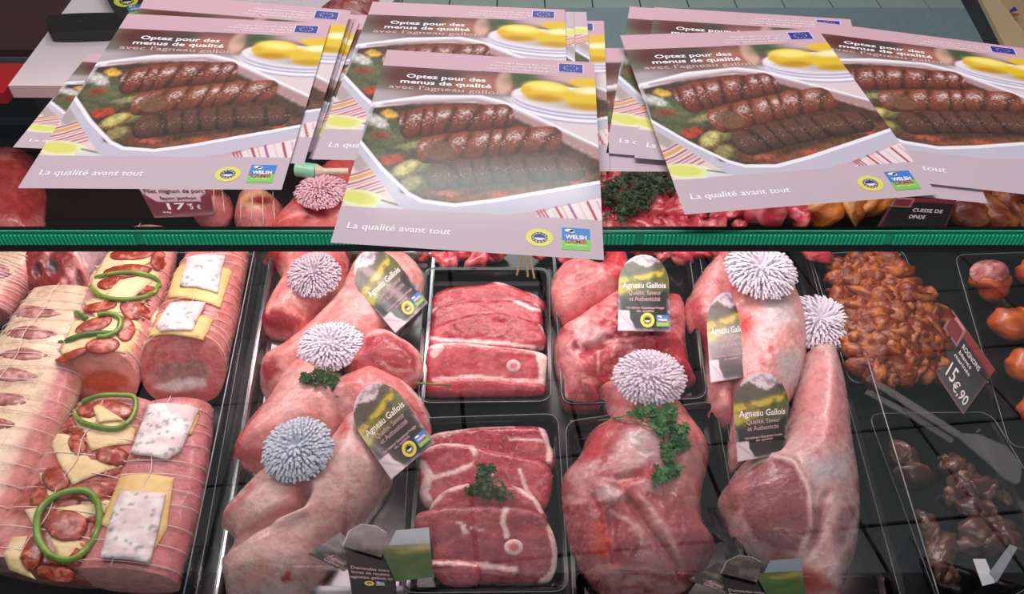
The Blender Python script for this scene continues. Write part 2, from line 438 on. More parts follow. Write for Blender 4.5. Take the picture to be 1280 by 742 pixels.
# flat printed sheets through four pixel corners (TL TR BR BL) at their own height
class Sheet:
    def __init__(s, frame, c, hfun):
        s.frame = frame; s.c = c; s.h = hfun
        src = [(0, 1), (1, 1), (1, 0), (0, 0)]; A = []; B = []
        for (u, v), (x, y) in zip(src, c):
            A += [[u, v, 1, 0, 0, 0, -u*x, -v*x], [0, 0, 0, u, v, 1, -u*y, -v*y]]; B += [x, y]
        s.H = np.append(np.linalg.solve(np.array(A, float), np.array(B, float)), 1).reshape(3, 3)
    def px(s, u, v):
        u = np.asarray(u, float); v = np.asarray(v, float); w = s.H[2, 0]*u+s.H[2, 1]*v+s.H[2, 2]
        return (s.H[0, 0]*u+s.H[0, 1]*v+s.H[0, 2])/w, (s.H[1, 0]*u+s.H[1, 1]*v+s.H[1, 2])/w
    def map(s, u, v, dz=0.0):
        x, y = s.px(u, v); h = s.h(np.asarray(u, float), np.asarray(v, float))+dz
        q = s.frame.pix(x, y, h); return np.concatenate([q, np.broadcast_to(h, q.shape[:-1])[..., None]], -1)
def grid_sheet(name, sh, nu, nv, colfun, m, parent, dz, region=(0, 0, 1, 1)):
    u, v = np.meshgrid(np.linspace(region[0], region[2], nu), np.linspace(region[1], region[3], nv)); u = u.ravel(); v = v.ravel()
    V = sh.map(u, v, dz); i = np.arange(nu-1)[None, :]+nu*np.arange(nv-1)[:, None]; i = i.ravel()
    Fc = np.stack([i, i+1, i+nu+1, i+nu], 1)
    return mk(name, V, Fc, m, sh.frame, parent, colors=colfun(u, v) if colfun else None)
def out_sheet(name, sh, outline, colfun, m, parent, z0, z1, res=0.02, frame=None):
    """sheet with a free outline in its own 0..1 coordinates"""
    P = np.array(outline, float); Q = []
    for i in range(len(P)):
        a, b = P[i], P[(i+1) % len(P)]; k = max(1, int(np.linalg.norm(b-a)/res))
        for j in range(k): Q.append(a+(b-a)*j/k)
    Q = np.array(Q); gx, gy = np.meshgrid(np.arange(P[:, 0].min(), P[:, 0].max(), res), np.arange(P[:, 1].min(), P[:, 1].max(), res)); g = np.stack([gx.ravel(), gy.ravel()], 1)
    g = g[inside(g[:, 0], g[:, 1], Q)]; g = g[segdist(g[:, 0], g[:, 1], Q, True) > res*0.5]; nb = len(Q)
    vs, es, fs, ov, oe, of = delaunay_2d_cdt([Vector(p) for p in np.vstack([Q, g])], [(i, (i+1) % nb) for i in range(nb)], [], 1, 1e-8)
    uv = np.array([[v.x, v.y] for v in vs]); T = sh.map(uv[:, 0], uv[:, 1], z1); B = sh.map(Q[:, 0], Q[:, 1], z0); n = len(T)
    bi = {}
    for i, o_ in enumerate(ov):
        for q in o_:
            if q < nb: bi[q] = i
    Fc = [tuple(f) for f in fs]+[(bi[i], bi[(i+1) % nb], n+(i+1) % nb, n+i) for i in range(nb) if i in bi and (i+1) % nb in bi]
    Fc.append(tuple(range(n, n+nb)))
    C = colfun(np.concatenate([uv[:, 0], Q[:, 0]]), np.concatenate([uv[:, 1], Q[:, 1]])) if colfun else None
    return mk(name, np.vstack([T, B]), Fc, m, sh.frame, parent, colors=C, smooth=False)
_fc = {}
def glyphs(text, shear=0.0, bold=0.0):
    key = (text, shear, bold)
    if key in _fc: return _fc[key]
    cu = bpy.data.curves.new('lettering', 'FONT'); cu.body = text; cu.size = 1; cu.shear = shear; cu.offset = bold; cu.resolution_u = 2
    o = bpy.data.objects.new('lettering', cu); COL.objects.link(o)
    me = bpy.data.meshes.new_from_object(o.evaluated_get(bpy.context.evaluated_depsgraph_get()))
    V = np.array([v.co[:] for v in me.vertices]); Fc = [tuple(p.vertices) for p in me.polygons]
    bpy.data.objects.remove(o); bpy.data.meshes.remove(me)
    V[:, 0] -= V[:, 0].min(); V[:, 0] /= V[:, 0].max(); _fc[key] = (V, Fc); return _fc[key]
def lettering(sh, lines, m, parent, dz, name='lettering', shear=0.0, bold=0.012, rot=0.0):
    """lines: (text, u0, u1, v_baseline, size_v): fits each line between u0 and u1"""
    b = MB()
    for (text, u0, u1, v0, hv) in lines:
        V, Fc = glyphs(text, shear, bold)
        b.add(sh.map(u0+V[:, 0]*(u1-u0), v0+V[:, 1]*hv, dz), Fc)
    return mk(name, b.V, b.F, m, sh.frame, parent, smooth=False)
def star(cx, cy, r, ru, n=5):
    return [(cx+(r if k % 2 == 0 else r*0.42)*ru*math.sin(math.pi*k/n), cy+(r if k % 2 == 0 else r*0.42)*math.cos(math.pi*k/n)) for k in range(2*n)]
YEL = mat('seal_yellow', (228, 220, 90), 0.5); NAVY = mat('flag_blue', (38, 42, 150), 0.5); GOLD = mat('star_yellow', (220, 205, 90), 0.5)
SKY = mat('logo_blue', (50, 125, 205), 0.5); GRN = mat('logo_green', (125, 200, 80), 0.5); REDI = mat('logo_red', (190, 60, 40), 0.5)
def discs(sh, name, parts, parent, z):
    """parts: list of (shape points in sheet coords, material, dz) ; first is the root part"""
    first = None
    for i, (pn, polys, m, dz) in enumerate(parts):
        b = MB()
        for P in polys:
            P = np.array(P); T = sh.map(P[:, 0], P[:, 1], z+dz); b.add(T, [tuple(range(len(P)))])
        o = mk(pn, b.V, b.F, m, sh.frame, first or parent, smooth=False)
        if first is None: first = o
    return first
def circ(cx, cy, ru, rv, n=28): return [(cx+ru*math.cos(2*math.pi*k/n), cy+rv*math.sin(2*math.pi*k/n)) for k in range(n)]
def seal(sh, cu, cv, ru, rv, parent, z, dark=False):
    s0_ = discs(sh, 'round_seal', [('round_seal', [circ(cu, cv, ru, rv)], YEL, 0)], parent, z)
    discs(sh, 'seal_ring', [('seal_ring', [circ(cu, cv, ru*.60, rv*.60)], BLACK if dark else NAVY, 0.00006)], s0_, z)
    st = [star(cu+ru*.47*math.sin(2*math.pi*k/12), cv+rv*.47*math.cos(2*math.pi*k/12), rv*.11, ru/rv) for k in range(12)]
    discs(sh, 'seal_stars', [('seal_stars', st, YEL, 0.00012)], s0_, z)
    hill = [(cu+ru*.36*math.cos(t), cv-rv*.02+rv*.3*math.sin(t)) for t in np.linspace(math.pi, 2*math.pi, 12)]
    discs(sh, 'seal_field', [('seal_field', [hill], PAPER, 0.00012)], s0_, z)
def sqlogo(sh, u0, v0, u1, v1, parent, z):
    du, dv = u1-u0, v1-v0; q = lambda a, b, c, d: [(u0+du*a, v0+dv*b), (u0+du*c, v0+dv*b), (u0+du*c, v0+dv*d), (u0+du*a, v0+dv*d)]
    l0_ = discs(sh, 'x', [('square_logo', [q(0, .42, 1, 1)], SKY, 0), ('logo_field', [[(u0, v0), (u1, v0), (u1, v0+dv*.5), (u0+du*.5, v0+dv*.44), (u0, v0+dv*.38)]], GRN, 0.00004),
        ('logo_cloud', [circ(u0+du*.27, v0+dv*.88, du*.17, dv*.07), circ(u0+du*.36, v0+dv*.84, du*.1, dv*.07)], WHITE, 0.0001)], parent, z)
    lettering(sh, [('WELSH', u0+du*.12, u0+du*.88, v0+dv*.50, dv*.24)], WHITE, l0_, z+.0001, 'logo_lettering', bold=.04)
    lettering(sh, [('LAMB', u0+du*.12, u0+du*.88, v0+dv*.30, dv*.24)], REDI, l0_, z+.0001, 'logo_lettering', bold=.04)
    lettering(sh, [('agneau gallois', u0+du*.12, u0+du*.88, v0+dv*.20, dv*.07)], WHITE, l0_, z+.0001, 'logo_lettering')

# ================================================================ THE SETTING
def checker_floor():
    # customer side: light tiles, laid a little askew; seen only as a reflection in the front glass
    ang = R(6.5); c, s = math.cos(ang), math.sin(ang)
    fl = MB(); fl.box((-5, -6, -0.06), (5, 7, -0.006))
    fo = fl.make('floor', mat('dark_grout', (30, 32, 33), 0.8), FLOOR); tag(fo, kind='structure')
    tm = mat('floor_tile_stone', (176, 184, 184), 0.55, var=0.05, nscale=5)
    T = 0.31; base = None
    for i in range(-6, 7):
        for j in range(0, 9):
            x, y = (i+0.3)*T, 0.30-j*T
            X, Y = x*c+y*s, -x*s+y*c
            if base is None:
                b = MB(); g = T/2-0.006; b.prism([(-g, -g), (g, -g), (g, g), (-g, g)], 0, 0.006)
                me = mesh_of('floor_tile', np.array(b.V), b.F, tm, smooth=False); base = me
            o = bpy.data.objects.new('floor_tile', base); COL.objects.link(o); o.location = (X, Y, -0.006)
            o.rotation_euler.z = -ang; o.parent = fo; o.matrix_parent_inverse = fo.matrix_world.inverted()
    # staff side: pale green tiles beyond the ledge
    ta = mat('pale_green_tile', (196, 208, 200), 0.5, var=0.05, nscale=5); T = 0.213; b = MB(); g = T/2-0.003
    b.prism([(-g, -g), (g, -g), (g, g), (-g, g)], 0, 0.006); me = mesh_of('floor_tile', np.array(b.V), b.F, ta, smooth=False)
    for i in range(-16, 17):
        for j in range(0, 4):
            X, Y = i*T+0.04-(j-1)*0.07, 3.32+j*T
            o = bpy.data.objects.new('floor_tile', me); COL.objects.link(o); o.location = (X, Y, -0.006)
            o.parent = fo; o.matrix_parent_inverse = fo.matrix_world.inverted()
bpy.context.view_layer.update()
checker_floor()

# ================================================================ THE CASE
XL, XR = -1.25, 1.25
CASE = root('meat_display_case', FLOOR, (0, 0.8, 0), 'refrigerated meat display case with black deck, clear front glass and green-edged glass top', 'display case')
def case():
    def dk(b): return [tuple(DECK.world(np.array([v]))[0]) for v in b.V]
    b = MB(); b.box((XL, 0.0, -0.04), (XR, 0.93, 0.0)); mk('display_deck', dk(b), b.F, mat('deck_plate', (13, 14, 15), 0.3, var=0.15), FLOOR, CASE, smooth=False)
    b = MB(); b.box((XL, 0.36, 0.0), (XR, 0.425, 0.66)); b.box((XL, 0.40, 0.62), (XR, 0.44, 0.668)); b.make('front_body', mat('case_enamel', (120, 122, 126), 0.4), FLOOR, CASE)
    b = MB(); b.box((XL, 1.375, 0.60), (XR, 1.40, 0.935)); b.make('back_panel', mat('back_panel_grey', (30, 32, 34), 0.4), FLOOR, CASE)
    for k in range(4):
        b = MB(); z = 0.79+k*0.038; b.prism([(XL, 1.335), (XR, 1.335), (XR, 1.372), (XL, 1.372)], z, z+0.016)
        b.make('louvre', mat('louvre_steel', (112, 120, 122), 0.35, 0.6) if k % 2 == 0 else mat('louvre_dark', (58, 62, 64), 0.4, 0.4), FLOOR, CASE)
    b = MB(); b.box((XL, 1.30, 0.935), (XR, 1.49, 0.95)); b.box((XL, 1.296, 0.93), (XR, 1.304, 0.953)); b.box((XL, 1.475, 0.0), (XR, 1.49, 0.94))
    b.make('steel_ledge', mat('ledge_steel', (128, 146, 150), 0.5, 0.1, bump=0.06, bscale=500, var=0.08), FLOOR, CASE)
case()
def glass():
    w = lambda z: z+1.26
    b = MB(); b.box((XL, 0.479, w(-0.012)), (XR, 1.06, w(0.0))); top = b.make('counter_top_glass', glass_mat('top_glass', (0.76, 0.78, 0.78), 1.5, 1.0), FLOOR, CASE)
    top['label'] = 'flat glass counter top under the brochures'
    b = MB(); b.box((XL, 0.4745, w(-0.0115)), (XR, 0.4785, w(-0.0005))); ge = b.make('green_edge', mat('green_edge_glass', (20, 200, 145), 0.35), FLOOR, top)  # green raised here and on the ribs to stand in for edge glow
    b = MB(); x = XL; k = 0
    while x < XR:
        if k % 62 not in (0, 1): b.box((x, 0.4731, w(-0.0108)), (x+0.0017, 0.4748, w(-0.0014)))
        x += 0.0031; k += 1
    o = b.make('edge_ribs', mat('green_rib_glass', (50, 240, 185), 0.3), FLOOR, top); tag(o, kind='stuff')
    b = MB(); b.box((XL, 0.4745, w(-0.0005)), (XR, 0.4766, w(0.0002))); b.make('edge_bevel', mat('bevel_glass', (36, 78, 66), 0.2), FLOOR, top)
    b = MB(); b.box((XL, 0.480, w(-0.024)), (XR, 0.497, w(-0.0125))); b.make('clamp_rail', mat('rail_black', (9, 10, 12), 0.3), FLOOR, CASE)
    t = math.tan(R(5.3)); zt, zb = -0.0245, -0.575; y = lambda z: 0.484+t*(z-zt)
    V = [(XL, y(zb), w(zb)), (XR, y(zb), w(zb)), (XR, y(zt), w(zt)), (XL, y(zt), w(zt))]; V += [(a, b_+0.004, c) for a, b_, c in V]
    fg = mk('front_glass', V, [(0, 1, 2, 3), (7, 6, 5, 4), (0, 4, 5, 1), (3, 2, 6, 7), (0, 3, 7, 4), (1, 5, 6, 2)], glass_mat('front_pane_glass', (0.95, 0.955, 0.95), 1.52, 1.65), FLOOR, CASE, smooth=False)
    b = MB(); b.box((XL, 0.4835, w(-0.0262)), (XR, 0.4855, w(-0.0245))); b.make('polished_edge', mat('polished_glass_edge', (110, 118, 120), 0.15), FLOOR, fg)
glass()

# ================================================================ BROCHURES
CZ = [(195, 3), (914, 38), (950, 728), (5, 672)]      # cover corners in the drawing coordinates used below
CSH = Sheet(SHELF, CZ, lambda u, v: 0*u)
CINV = np.linalg.inv(CSH.H)
def cuv(x, y):
    w = CINV @ np.array([x, y, 1.0]); return w[0]/w[2], w[1]/w[2]
def cover_print(u, v):
    X, Y = CSH.px(u, v)
    n = lambda s, k: fbm(X/s, Y/s, k, 3)
    L = [
     ('poly', [(0, 40), (170, 55), (960, 92), (960, 240), (700, 300), (0, 300)], (118, 78, 74), 4, 0),
     ('ell', (150, 100, 60, 50, 0), (105, 110, 92), 30, 0), ('ell', (280, 90, 110, 34, 0), (88, 30, 30), 20, 0),
     ('ell', (400, 100, 60, 32, 0), (72, 54, 52), 20, 0), ('ell', (520, 125, 100, 34, 0), (168, 104, 86), 16, 0), ('ell', (600, 115, 28, 40, 10), (214, 168, 150), 10, 0),
     ('ell', (690, 100, 80, 26, 0), (58, 84, 48), 18, 0), ('ell', (850, 95, 110, 18, 3), (205, 172, 178), 12, 0),
     ('poly', [(120, 140), (420, 150), (640, 160), (640, 200), (100, 240)], (176, 164, 168), 14, 0), ('ell', (380, 158, 120, 22, 0), (128, 92, 88), 18, 0),
     ('poly', [(600, 165), (980, 200), (980, 420), (700, 240)], (222, 204, 206), 8, 0),
     # plates
     ('ell', (830, 205, 205, 46, 6), (178, 172, 200), 2, 0), ('ell', (830, 198, 205, 46, 6), (244, 236, 242), 2, 0),
     ('ell', (828, 190, 203, 44, 6), (178, 172, 200), 2, 0), ('ell', (828, 183, 203, 44, 6), (240, 230, 238), 2, 0),
     ('ell', (826, 178, 200, 44, 6), (178, 172, 200), 2, 0), ('ell', (826, 170, 200, 44, 6), (238, 228, 234), 2, 0), ('ell', (840, 180, 160, 28, 6), (198, 188, 190), 12, 0),
     # lemons
     ('ell', (905, 112, 82, 18, 4), (226, 188, 44), 4, 0), ('ell', (745, 142, 88, 37, 5), (228, 186, 34), 3, 0), ('poly', [(655, 140), (690, 115), (690, 160)], (220, 178, 40), 4, 0),
     ('ell', (752, 125, 66, 15, 6), (252, 232, 120), 9, 0), ('ell', (740, 166, 60, 12, 4), (190, 138, 26), 8, 0),
     ('ell', (893, 166, 85, 40, 3), (226, 190, 36), 3, 0), ('ell', (905, 138, 60, 12, 2), (252, 240, 190), 8, 0), ('ell', (885, 194, 70, 12, 4), (196, 148, 30), 8, 0),
     # cloth left
     ('poly', [(0, 380), (110, 370), (260, 520), (255, 560), (0, 560)], (232, 206, 200), 3, 0),
    ]
    for k, (col, o) in enumerate([((150, 60, 90), 0), ((222, 160, 96), 14), ((150, 70, 110), 30), ((214, 150, 160), 40), ((160, 70, 120), 52), ((205, 130, 150), 62), ((172, 76, 120), 74), ((200, 90, 100), 88)]):
        L.append(('line', [(20, 452+o), (100, 432+o), (190, 398+o*1.05)], 5 if k != 1 else 12, col, 2, 0))
    L += [('poly', [(60, 395), (110, 355), (160, 400), (100, 430)], (176, 160, 160), 10, 4),
     ('ell', (110, 520, 90, 30, 8), (236, 236, 200), 4, 0), ('ell', (100, 516, 66, 22, 8), (222, 220, 112), 7, 0),
     ('line', [(170, 545), (240, 548)], 16, (216, 216, 222), 4, 0), ('line', [(180, 525), (250, 545)], 6, (98, 96, 96), 4, 0),
     # cloth right
     ('poly', [(690, 590), (760, 552), (980, 500), (980, 620)], (238, 220, 222), 3, 0)]
    for k, x in enumerate([716, 728, 740, 768, 786, 806, 834, 868, 900, 932]):
        L.append(('line', [(x-8, 545-(x-716)*0.1), (x+34, 610)], 6 if k < 3 else 5 if k % 2 else 9, [(176, 44, 60), (226, 150, 170), (160, 80, 140), (214, 196, 190)][k % 4] if k > 2 else (170, 44, 56), 2, 0))
    # dish: outer walls, white rim, food
    L += [('poly', [(88, 348), (100, 318), (150, 205), (135, 190), (330, 162), (520, 160), (610, 180), (950, 335), (965, 500), (700, 560), (400, 600), (262, 560), (235, 540)], (196, 190, 206), 2, 0),
     ('poly', [(150, 185), (330, 160), (525, 160), (612, 182), (960, 345), (960, 372), (600, 212), (500, 190), (330, 188), (160, 212)], (226, 220, 230), 4, 0),
     ('poly', [(150, 205), (330, 182), (520, 184), (590, 206), (960, 380), (960, 460), (700, 498), (430, 538), (330, 530), (268, 500), (105, 330)], (74, 50, 38), 4, 0),
     ('poly', [(180, 195), (500, 180), (600, 215), (960, 395), (960, 350), (600, 190), (500, 168), (180, 185)], (176, 138, 138), 8, 0),
     ('ell', (190, 310, 70, 70, 20), (92, 96, 62), 24, 8), ('ell', (160, 250, 40, 18, 20), (200, 196, 190), 8, 6), ('ell', (205, 226, 26, 14, 10), (222, 170, 70), 6, 3),
     ('ell', (240, 340, 90, 26, -10), (84, 88, 58), 14, 8), ('ell', (300, 330, 60, 10, -8), (150, 140, 96), 6, 4), ('ell', (170, 300, 30, 12, 0), (150, 60, 44), 8, 5),
     ('ell', (214, 382, 42, 17, -10), (176, 62, 40), 5, 4), ('ell', (330, 395, 60, 20, -20), (120, 124, 72), 10, 6),
     ('ell', (284, 470, 48, 34, -20), (96, 80, 46), 4, 3), ('ell', (280, 465, 34, 22, -24), (150, 136, 84), 6, 4),
     ('ell', (262, 416, 54, 27, -22), (120, 92, 46), 4, 3), ('ell', (260, 412, 44, 20, -24), (190, 176, 108), 6, 3),
     ('ell', (420, 506, 90, 22, 6), (112, 60, 44), 8, 8), ('ell', (400, 500, 34, 10, 6), (176, 90, 66), 5, 4), ('ell', (600, 500, 160, 18, -8), (128, 76, 56), 8, 6), ('ell', (590, 508, 40, 12, 0), (178, 76, 50), 5, 3), ('ell', (860, 440, 70, 18, -6), (124, 80, 60), 10, 6), ('ell', (850, 455, 20, 10, 0), (190, 70, 50), 5, 3),
     # back roast
     ('poly', [(248, 235), (262, 214), (350, 196), (480, 188), (560, 190), (600, 212), (622, 250), (610, 268), (500, 280), (380, 300), (290, 302), (252, 275)], (132, 56, 34), 4, 2),
     ('ell', (290, 255, 42, 42, 20), (110, 66, 52), 8, 3),
     # front roast and its dark netted side
     ('poly', [(340, 410), (420, 352), (780, 350), (860, 385), (872, 410), (800, 440), (640, 470), (480, 480), (360, 455)], (84, 54, 42), 6, 3),
     ('poly', [(310, 350), (330, 318), (400, 302), (560, 290), (640, 264), (720, 272), (785, 305), (796, 338), (760, 352), (560, 356), (470, 372), (400, 400), (330, 372)], (140, 62, 36), 4, 2),
     ('ell', (372, 345, 60, 38, 4), (104, 68, 44), 8, 3), ('line', [(330, 340), (370, 312), (440, 312), (462, 350)], 6, (70, 32, 22), 3, 0), ('ell', (395, 350, 34, 22, 10), (80, 84, 58), 8, 3),
     ('ell', (400, 395, 44, 16, -28), (120, 74, 60), 4, 4), ('ell', (420, 378, 30, 7, -30), (200, 146, 110), 3, 3)]
    L += [('line', [(104, 322), (180, 415), (268, 500), (318, 526), (430, 540), (560, 524), (960, 452)], 12, (248, 246, 250), 2, 0),
     ('line', [(130, 205), (150, 190), (330, 163), (520, 161), (606, 182), (960, 345)], 7, (244, 240, 246), 3, 0)]
    C = paint(X, Y, (206, 172, 180), L)
    # grain of a printed, busy food picture
    foodm = (inside(X, Y, [(150, 205), (330, 182), (520, 184), (590, 206), (960, 380), (960, 450), (700, 492), (430, 530), (330, 522), (268, 492), (110, 325)])).astype(float)
    g = 1+foodm*((n(9, 3)-0.5)*1.1+(n(22, 8)-0.5)*0.7); C *= g[:, None].clip(0.3, 1.8)
    def roast(A, B, w0, w1, nseg, skew, top, dark, seed, lowdark=False, bend=0.0):
        nonlocal C
        ax, ay = A; bx, by = B; L = math.hypot(bx-ax, by-ay); dx, dy = (bx-ax)/L, (by-ay)/L
        s = ((X-ax)*dx+(Y-ay)*dy)/L; t0 = -(X-ax)*dy+(Y-ay)*dx; t0 = t0+bend*(4*s*(1-s)); seg = s*nseg+skew*t0/w0+.28*np.sin(s*9+seed)+.1*np.sin(s*23); fr = seg-np.floor(seg); cellr = hsh(np.floor(seg), np.floor(seg)*0, seed)
        bul = np.sqrt(np.clip(1-(2*fr-1)**2, 0, 1)); w = (w0+(w1-w0)*s)*(0.93+0.09*bul)*np.clip(1-np.clip((np.abs(2*s-1)-.86)/.16, 0, 1)**2, .02, 1)**.5; t = t0/w
        wob = (fbm(X/10, Y/10, seed)-.5)*.16; m = sstep(1.0, .94, np.abs(t)+wob*.4)*sstep(-.01, .01, s)*sstep(1.01, .99, s)
        tex = fbm(X/5+seed, Y/9, seed+2, 4); shade = 1-np.clip((t+.25)/1.25, 0, 1)**1.6*.78; gro = sstep(.02, .20, np.minimum(fr, 1-fr)+wob*.3)
        col = (lin(dark)*(1-shade[:, None])+lin(top)*shade[:, None])*(0.45+0.55*gro[:, None])*(0.55+tex[:, None]*.9)
        hl = np.exp(-((t+.42+.15*(tex-.5))/.24)**2)*sstep(.15, .45, fr)*sstep(.98, .7, fr)*sstep(.40, .62, fbm(X/6, Y/4, seed+7, 3)+.12*cellr)*(0 if lowdark else 1)
        hl2 = np.exp(-((t+.05)/.3)**2)*sstep(.62, .72, fbm(X/4, Y/5, seed+9, 3))*(.25 if lowdark else .6)
        h = np.clip(hl*.85+hl2, 0, .92)[:, None]; col = col*(1-h)+lin((232, 208, 206))*h
        C = C*(1-m[:, None])+col*m[:, None]
    seglist = 0
    roast((240, 266), (634, 228), 52, 42, 6.3, .32, (132, 62, 42), (28, 13, 12), 4, False, 6)
    roast((336, 446), (884, 412), 52, 42, 7.4, -.2, (96, 62, 50), (28, 18, 18), 9, True, 10)
    roast((302, 358), (804, 306), 48, 46, 6.6, .34, (140, 72, 48), (32, 15, 13), 14, False, 8)
    e = lambda cx, cy, rx, ry: sstep(1.08, .9, np.hypot((X-cx)/rx, (Y-cy)/ry)); me_ = e(372, 350, 52, 34)[:, None]*.8; C = C*(1-me_)+(lin((116, 80, 58))*(0.5+fbm(X/7, Y/4, 71)[:, None]))*me_
    mr_ = (sstep(5, 2, segdist(X, Y, [(104, 322), (180, 415), (268, 500), (318, 526), (430, 540), (560, 524), (960, 452)])))[:, None]; C = C*(1-mr_)+lin((240, 238, 244))*mr_
    band = lin((206, 166, 178)); mt = (Y < 57+(X-165)*0.0467)[:, None]; C = np.where(mt, band, C)
    mb = (Y > 545+(X-50)*0.05)[:, None]; C = np.where(mb, lin((198, 178, 188)), C)
    return C
def plain_print(u, v): return np.tile(lin((226, 210, 220)), (len(u), 1))
def back_print(u, v):
    C = np.tile(lin((206, 166, 178)), (len(u), 1)); k = (v > 0.02)
    return C
PAGE = mat('page_edges', (222, 222, 226), 0.6); TEAL = mat('cover_edge_teal', (96, 128, 128), 0.4)
def brochure(c, z, label, res=(150, 212), curl=None, th=0.0019, lower=0.55, texts=(1, 1, 1), flip=False):
    hf = (lambda u, v: z+th+(curl(u, v) if curl else 0*u))
    sh = Sheet(SHELF, c, hf); cc = sh.map(0.5, 0.5); r = root('brochure', SHELF, (cc[0], cc[1], z), label, 'brochure', 'lamb recipe brochures on the glass top')
    # pages: body
    N = 12; b = MB(); us = np.linspace(0, 1, N); path = [(u, 0) for u in us]+[(1, u) for u in us[1:]]+[(u, 1) for u in us[::-1][1:]]+[(0, u) for u in us[::-1][1:-1]]
    P = np.array(path); n = len(P)
    for (nm, z0, z1, m_) in (('back_cover', -th, -th*0.72, PAPER), ('pages', -th*0.72, -th*0.22, PAGE)):
        gsp = np.linspace(0, 1, N); A = sh.map(P[:, 0], P[:, 1], z0); B = sh.map(P[:, 0], P[:, 1], z1)
        V = np.vstack([A, B]); Fc = [(i, (i+1) % n, n+(i+1) % n, n+i) for i in range(n)]
        g = sh.map(*[a.ravel() for a in np.meshgrid(gsp, gsp)], z0); k = len(V); V = np.vstack([V, g])
        Fc += [(k+i+N*j, k+i+N*(j+1), k+i+1+N*(j+1), k+i+1+N*j) for i in range(N-1) for j in range(N-1)]
        mk(nm, V, Fc, m_, SHELF, r, smooth=False)
    A = sh.map(P[:, 0], P[:, 1], -th*0.22); B = sh.map(P[:, 0], P[:, 1], -0.00002)
    mk('cover_edge', np.vstack([A, B]), [(i, (i+1) % n, n+(i+1) % n, n+i) for i in range(n)], TEAL, SHELF, r, smooth=False)
    grid_sheet('cover', sh, res[0], res[1], (lambda u, v: cover_print(1-u, 1-v)) if flip else cover_print, PRINT, r, 0.0)
    zt = 0.00022
    Zb = lambda x0, x1, y, hz, t: (t, cuv(x0, y)[0], cuv(x1, y)[0], cuv((x0+x1)/2, y)[1], hz)
    if texts[0]:
        lettering(sh, [Zb(259, 536, 105, 0.0335, 'Optez pour des'), Zb(238, 556, 125, 0.0335, 'menus de qualité')], WHITE, r, zt, 'title_lettering', 0.0, 0.022)
        lettering(sh, [Zb(197, 600, 145, 0.0325, "avec l'agneau gallois")], PALEINK, r, zt, 'subtitle_lettering', 0.0, 0.006)
    if texts[1]:
        lettering(sh, [Zb(568, 782, 50, 0.014, "Campagne financée avec l'aide de"), Zb(552, 782, 60, 0.014, "l'Union européenne et de Hybu Cig"), Zb(536, 782, 70, 0.014, 'Cymru - Meat Promotion Wales (HCC)')], WHITE, r, zt, 'small_lettering', 0.0, 0.004)
        u0, v1 = cuv(790, 43); u1, v0 = cuv(874, 75); rr_ = (u1-u0)/2
        qd = lambda e, f: [(u0-e, v0-f), (u1+e, v0-f), (u1+e, v1+f), (u0-e, v1+f)]
        st = [star((u0+u1)/2+0.032*math.sin(2*math.pi*k/12), (v0+v1)/2+0.0135*1.1*math.cos(2*math.pi*k/12), 0.0036, 1.4) for k in range(12)]
        discs(sh, 'flag', [('flag_border', [qd(0.003, 0.002)], WHITE, 0), ('flag', [qd(0, 0)], NAVY, 0.00006), ('flag_stars', st, GOLD, 0.00012)], r, zt)
    if texts[2]:
        lettering(sh, [Zb(57, 418, 632, 0.036, 'La qualité avant tout')], WHITE, r, zt, 'motto_lettering', 0.06, 0.012)
        u, v = cuv(725, 650); seal(sh, u, v, 0.0515, 0.036, r, zt)
        u0, v0 = cuv(803, 690); u1, v1 = cuv(900, 620); sqlogo(sh, u0, v0, u1, v1, r, zt)
    return r
cl = lambda a, p=3: (lambda u, v: a*np.maximum(0, 1-(u*2.2+v*1.6))**2*1.0)
tw = lambda a, b: (lambda u, v: a*np.clip(1-v*3, 0, 1)**2*np.clip(1-u*3, 0, 1)+b*np.clip(v*3-2, 0, 1)**2)
# left pile
brochure([(112, 66), (360, 84), (300, 196), (16, 184)], 0.0004, 'lamb brochure at the bottom of the left pile, only its lower left corner showing', (110, 150), None, texts=(0, 0, 1))
for k, (dx, dy) in enumerate([(28, 10), (21, 7), (14, 4), (7, 1)]):
    brochure([(196-k*4, 8-k*1.5), (421+dx, 22+dy*0.6-k), (384+dx*0.2, 190), (70, 180)], 0.0026+0.0021*k,
        ['lowest of the four fanned brochures of the left pile, its right edge sticking out farthest', 'second of the four fanned brochures from the bottom of the left pile, right edge showing',
         'third of the four fanned brochures from the bottom of the left pile, right edge showing', 'uppermost of the four fanned brochures beside the left pile'][k], (60, 80), texts=(0, 0, 0))
brochure([(183, -8), (439, 13), (380, 205), (90, 190)], 0.0112, 'lamb brochure beneath the top one of the left pile, pink head band showing above', (140, 200), texts=(1, 1, 0))
brochure([(160, 17), (413, 30), (352, 237), (22, 235)], 0.0134, 'lamb brochure on top of the left pile with roasts in a white dish', (250, 350), tw(0.001, 0.0))
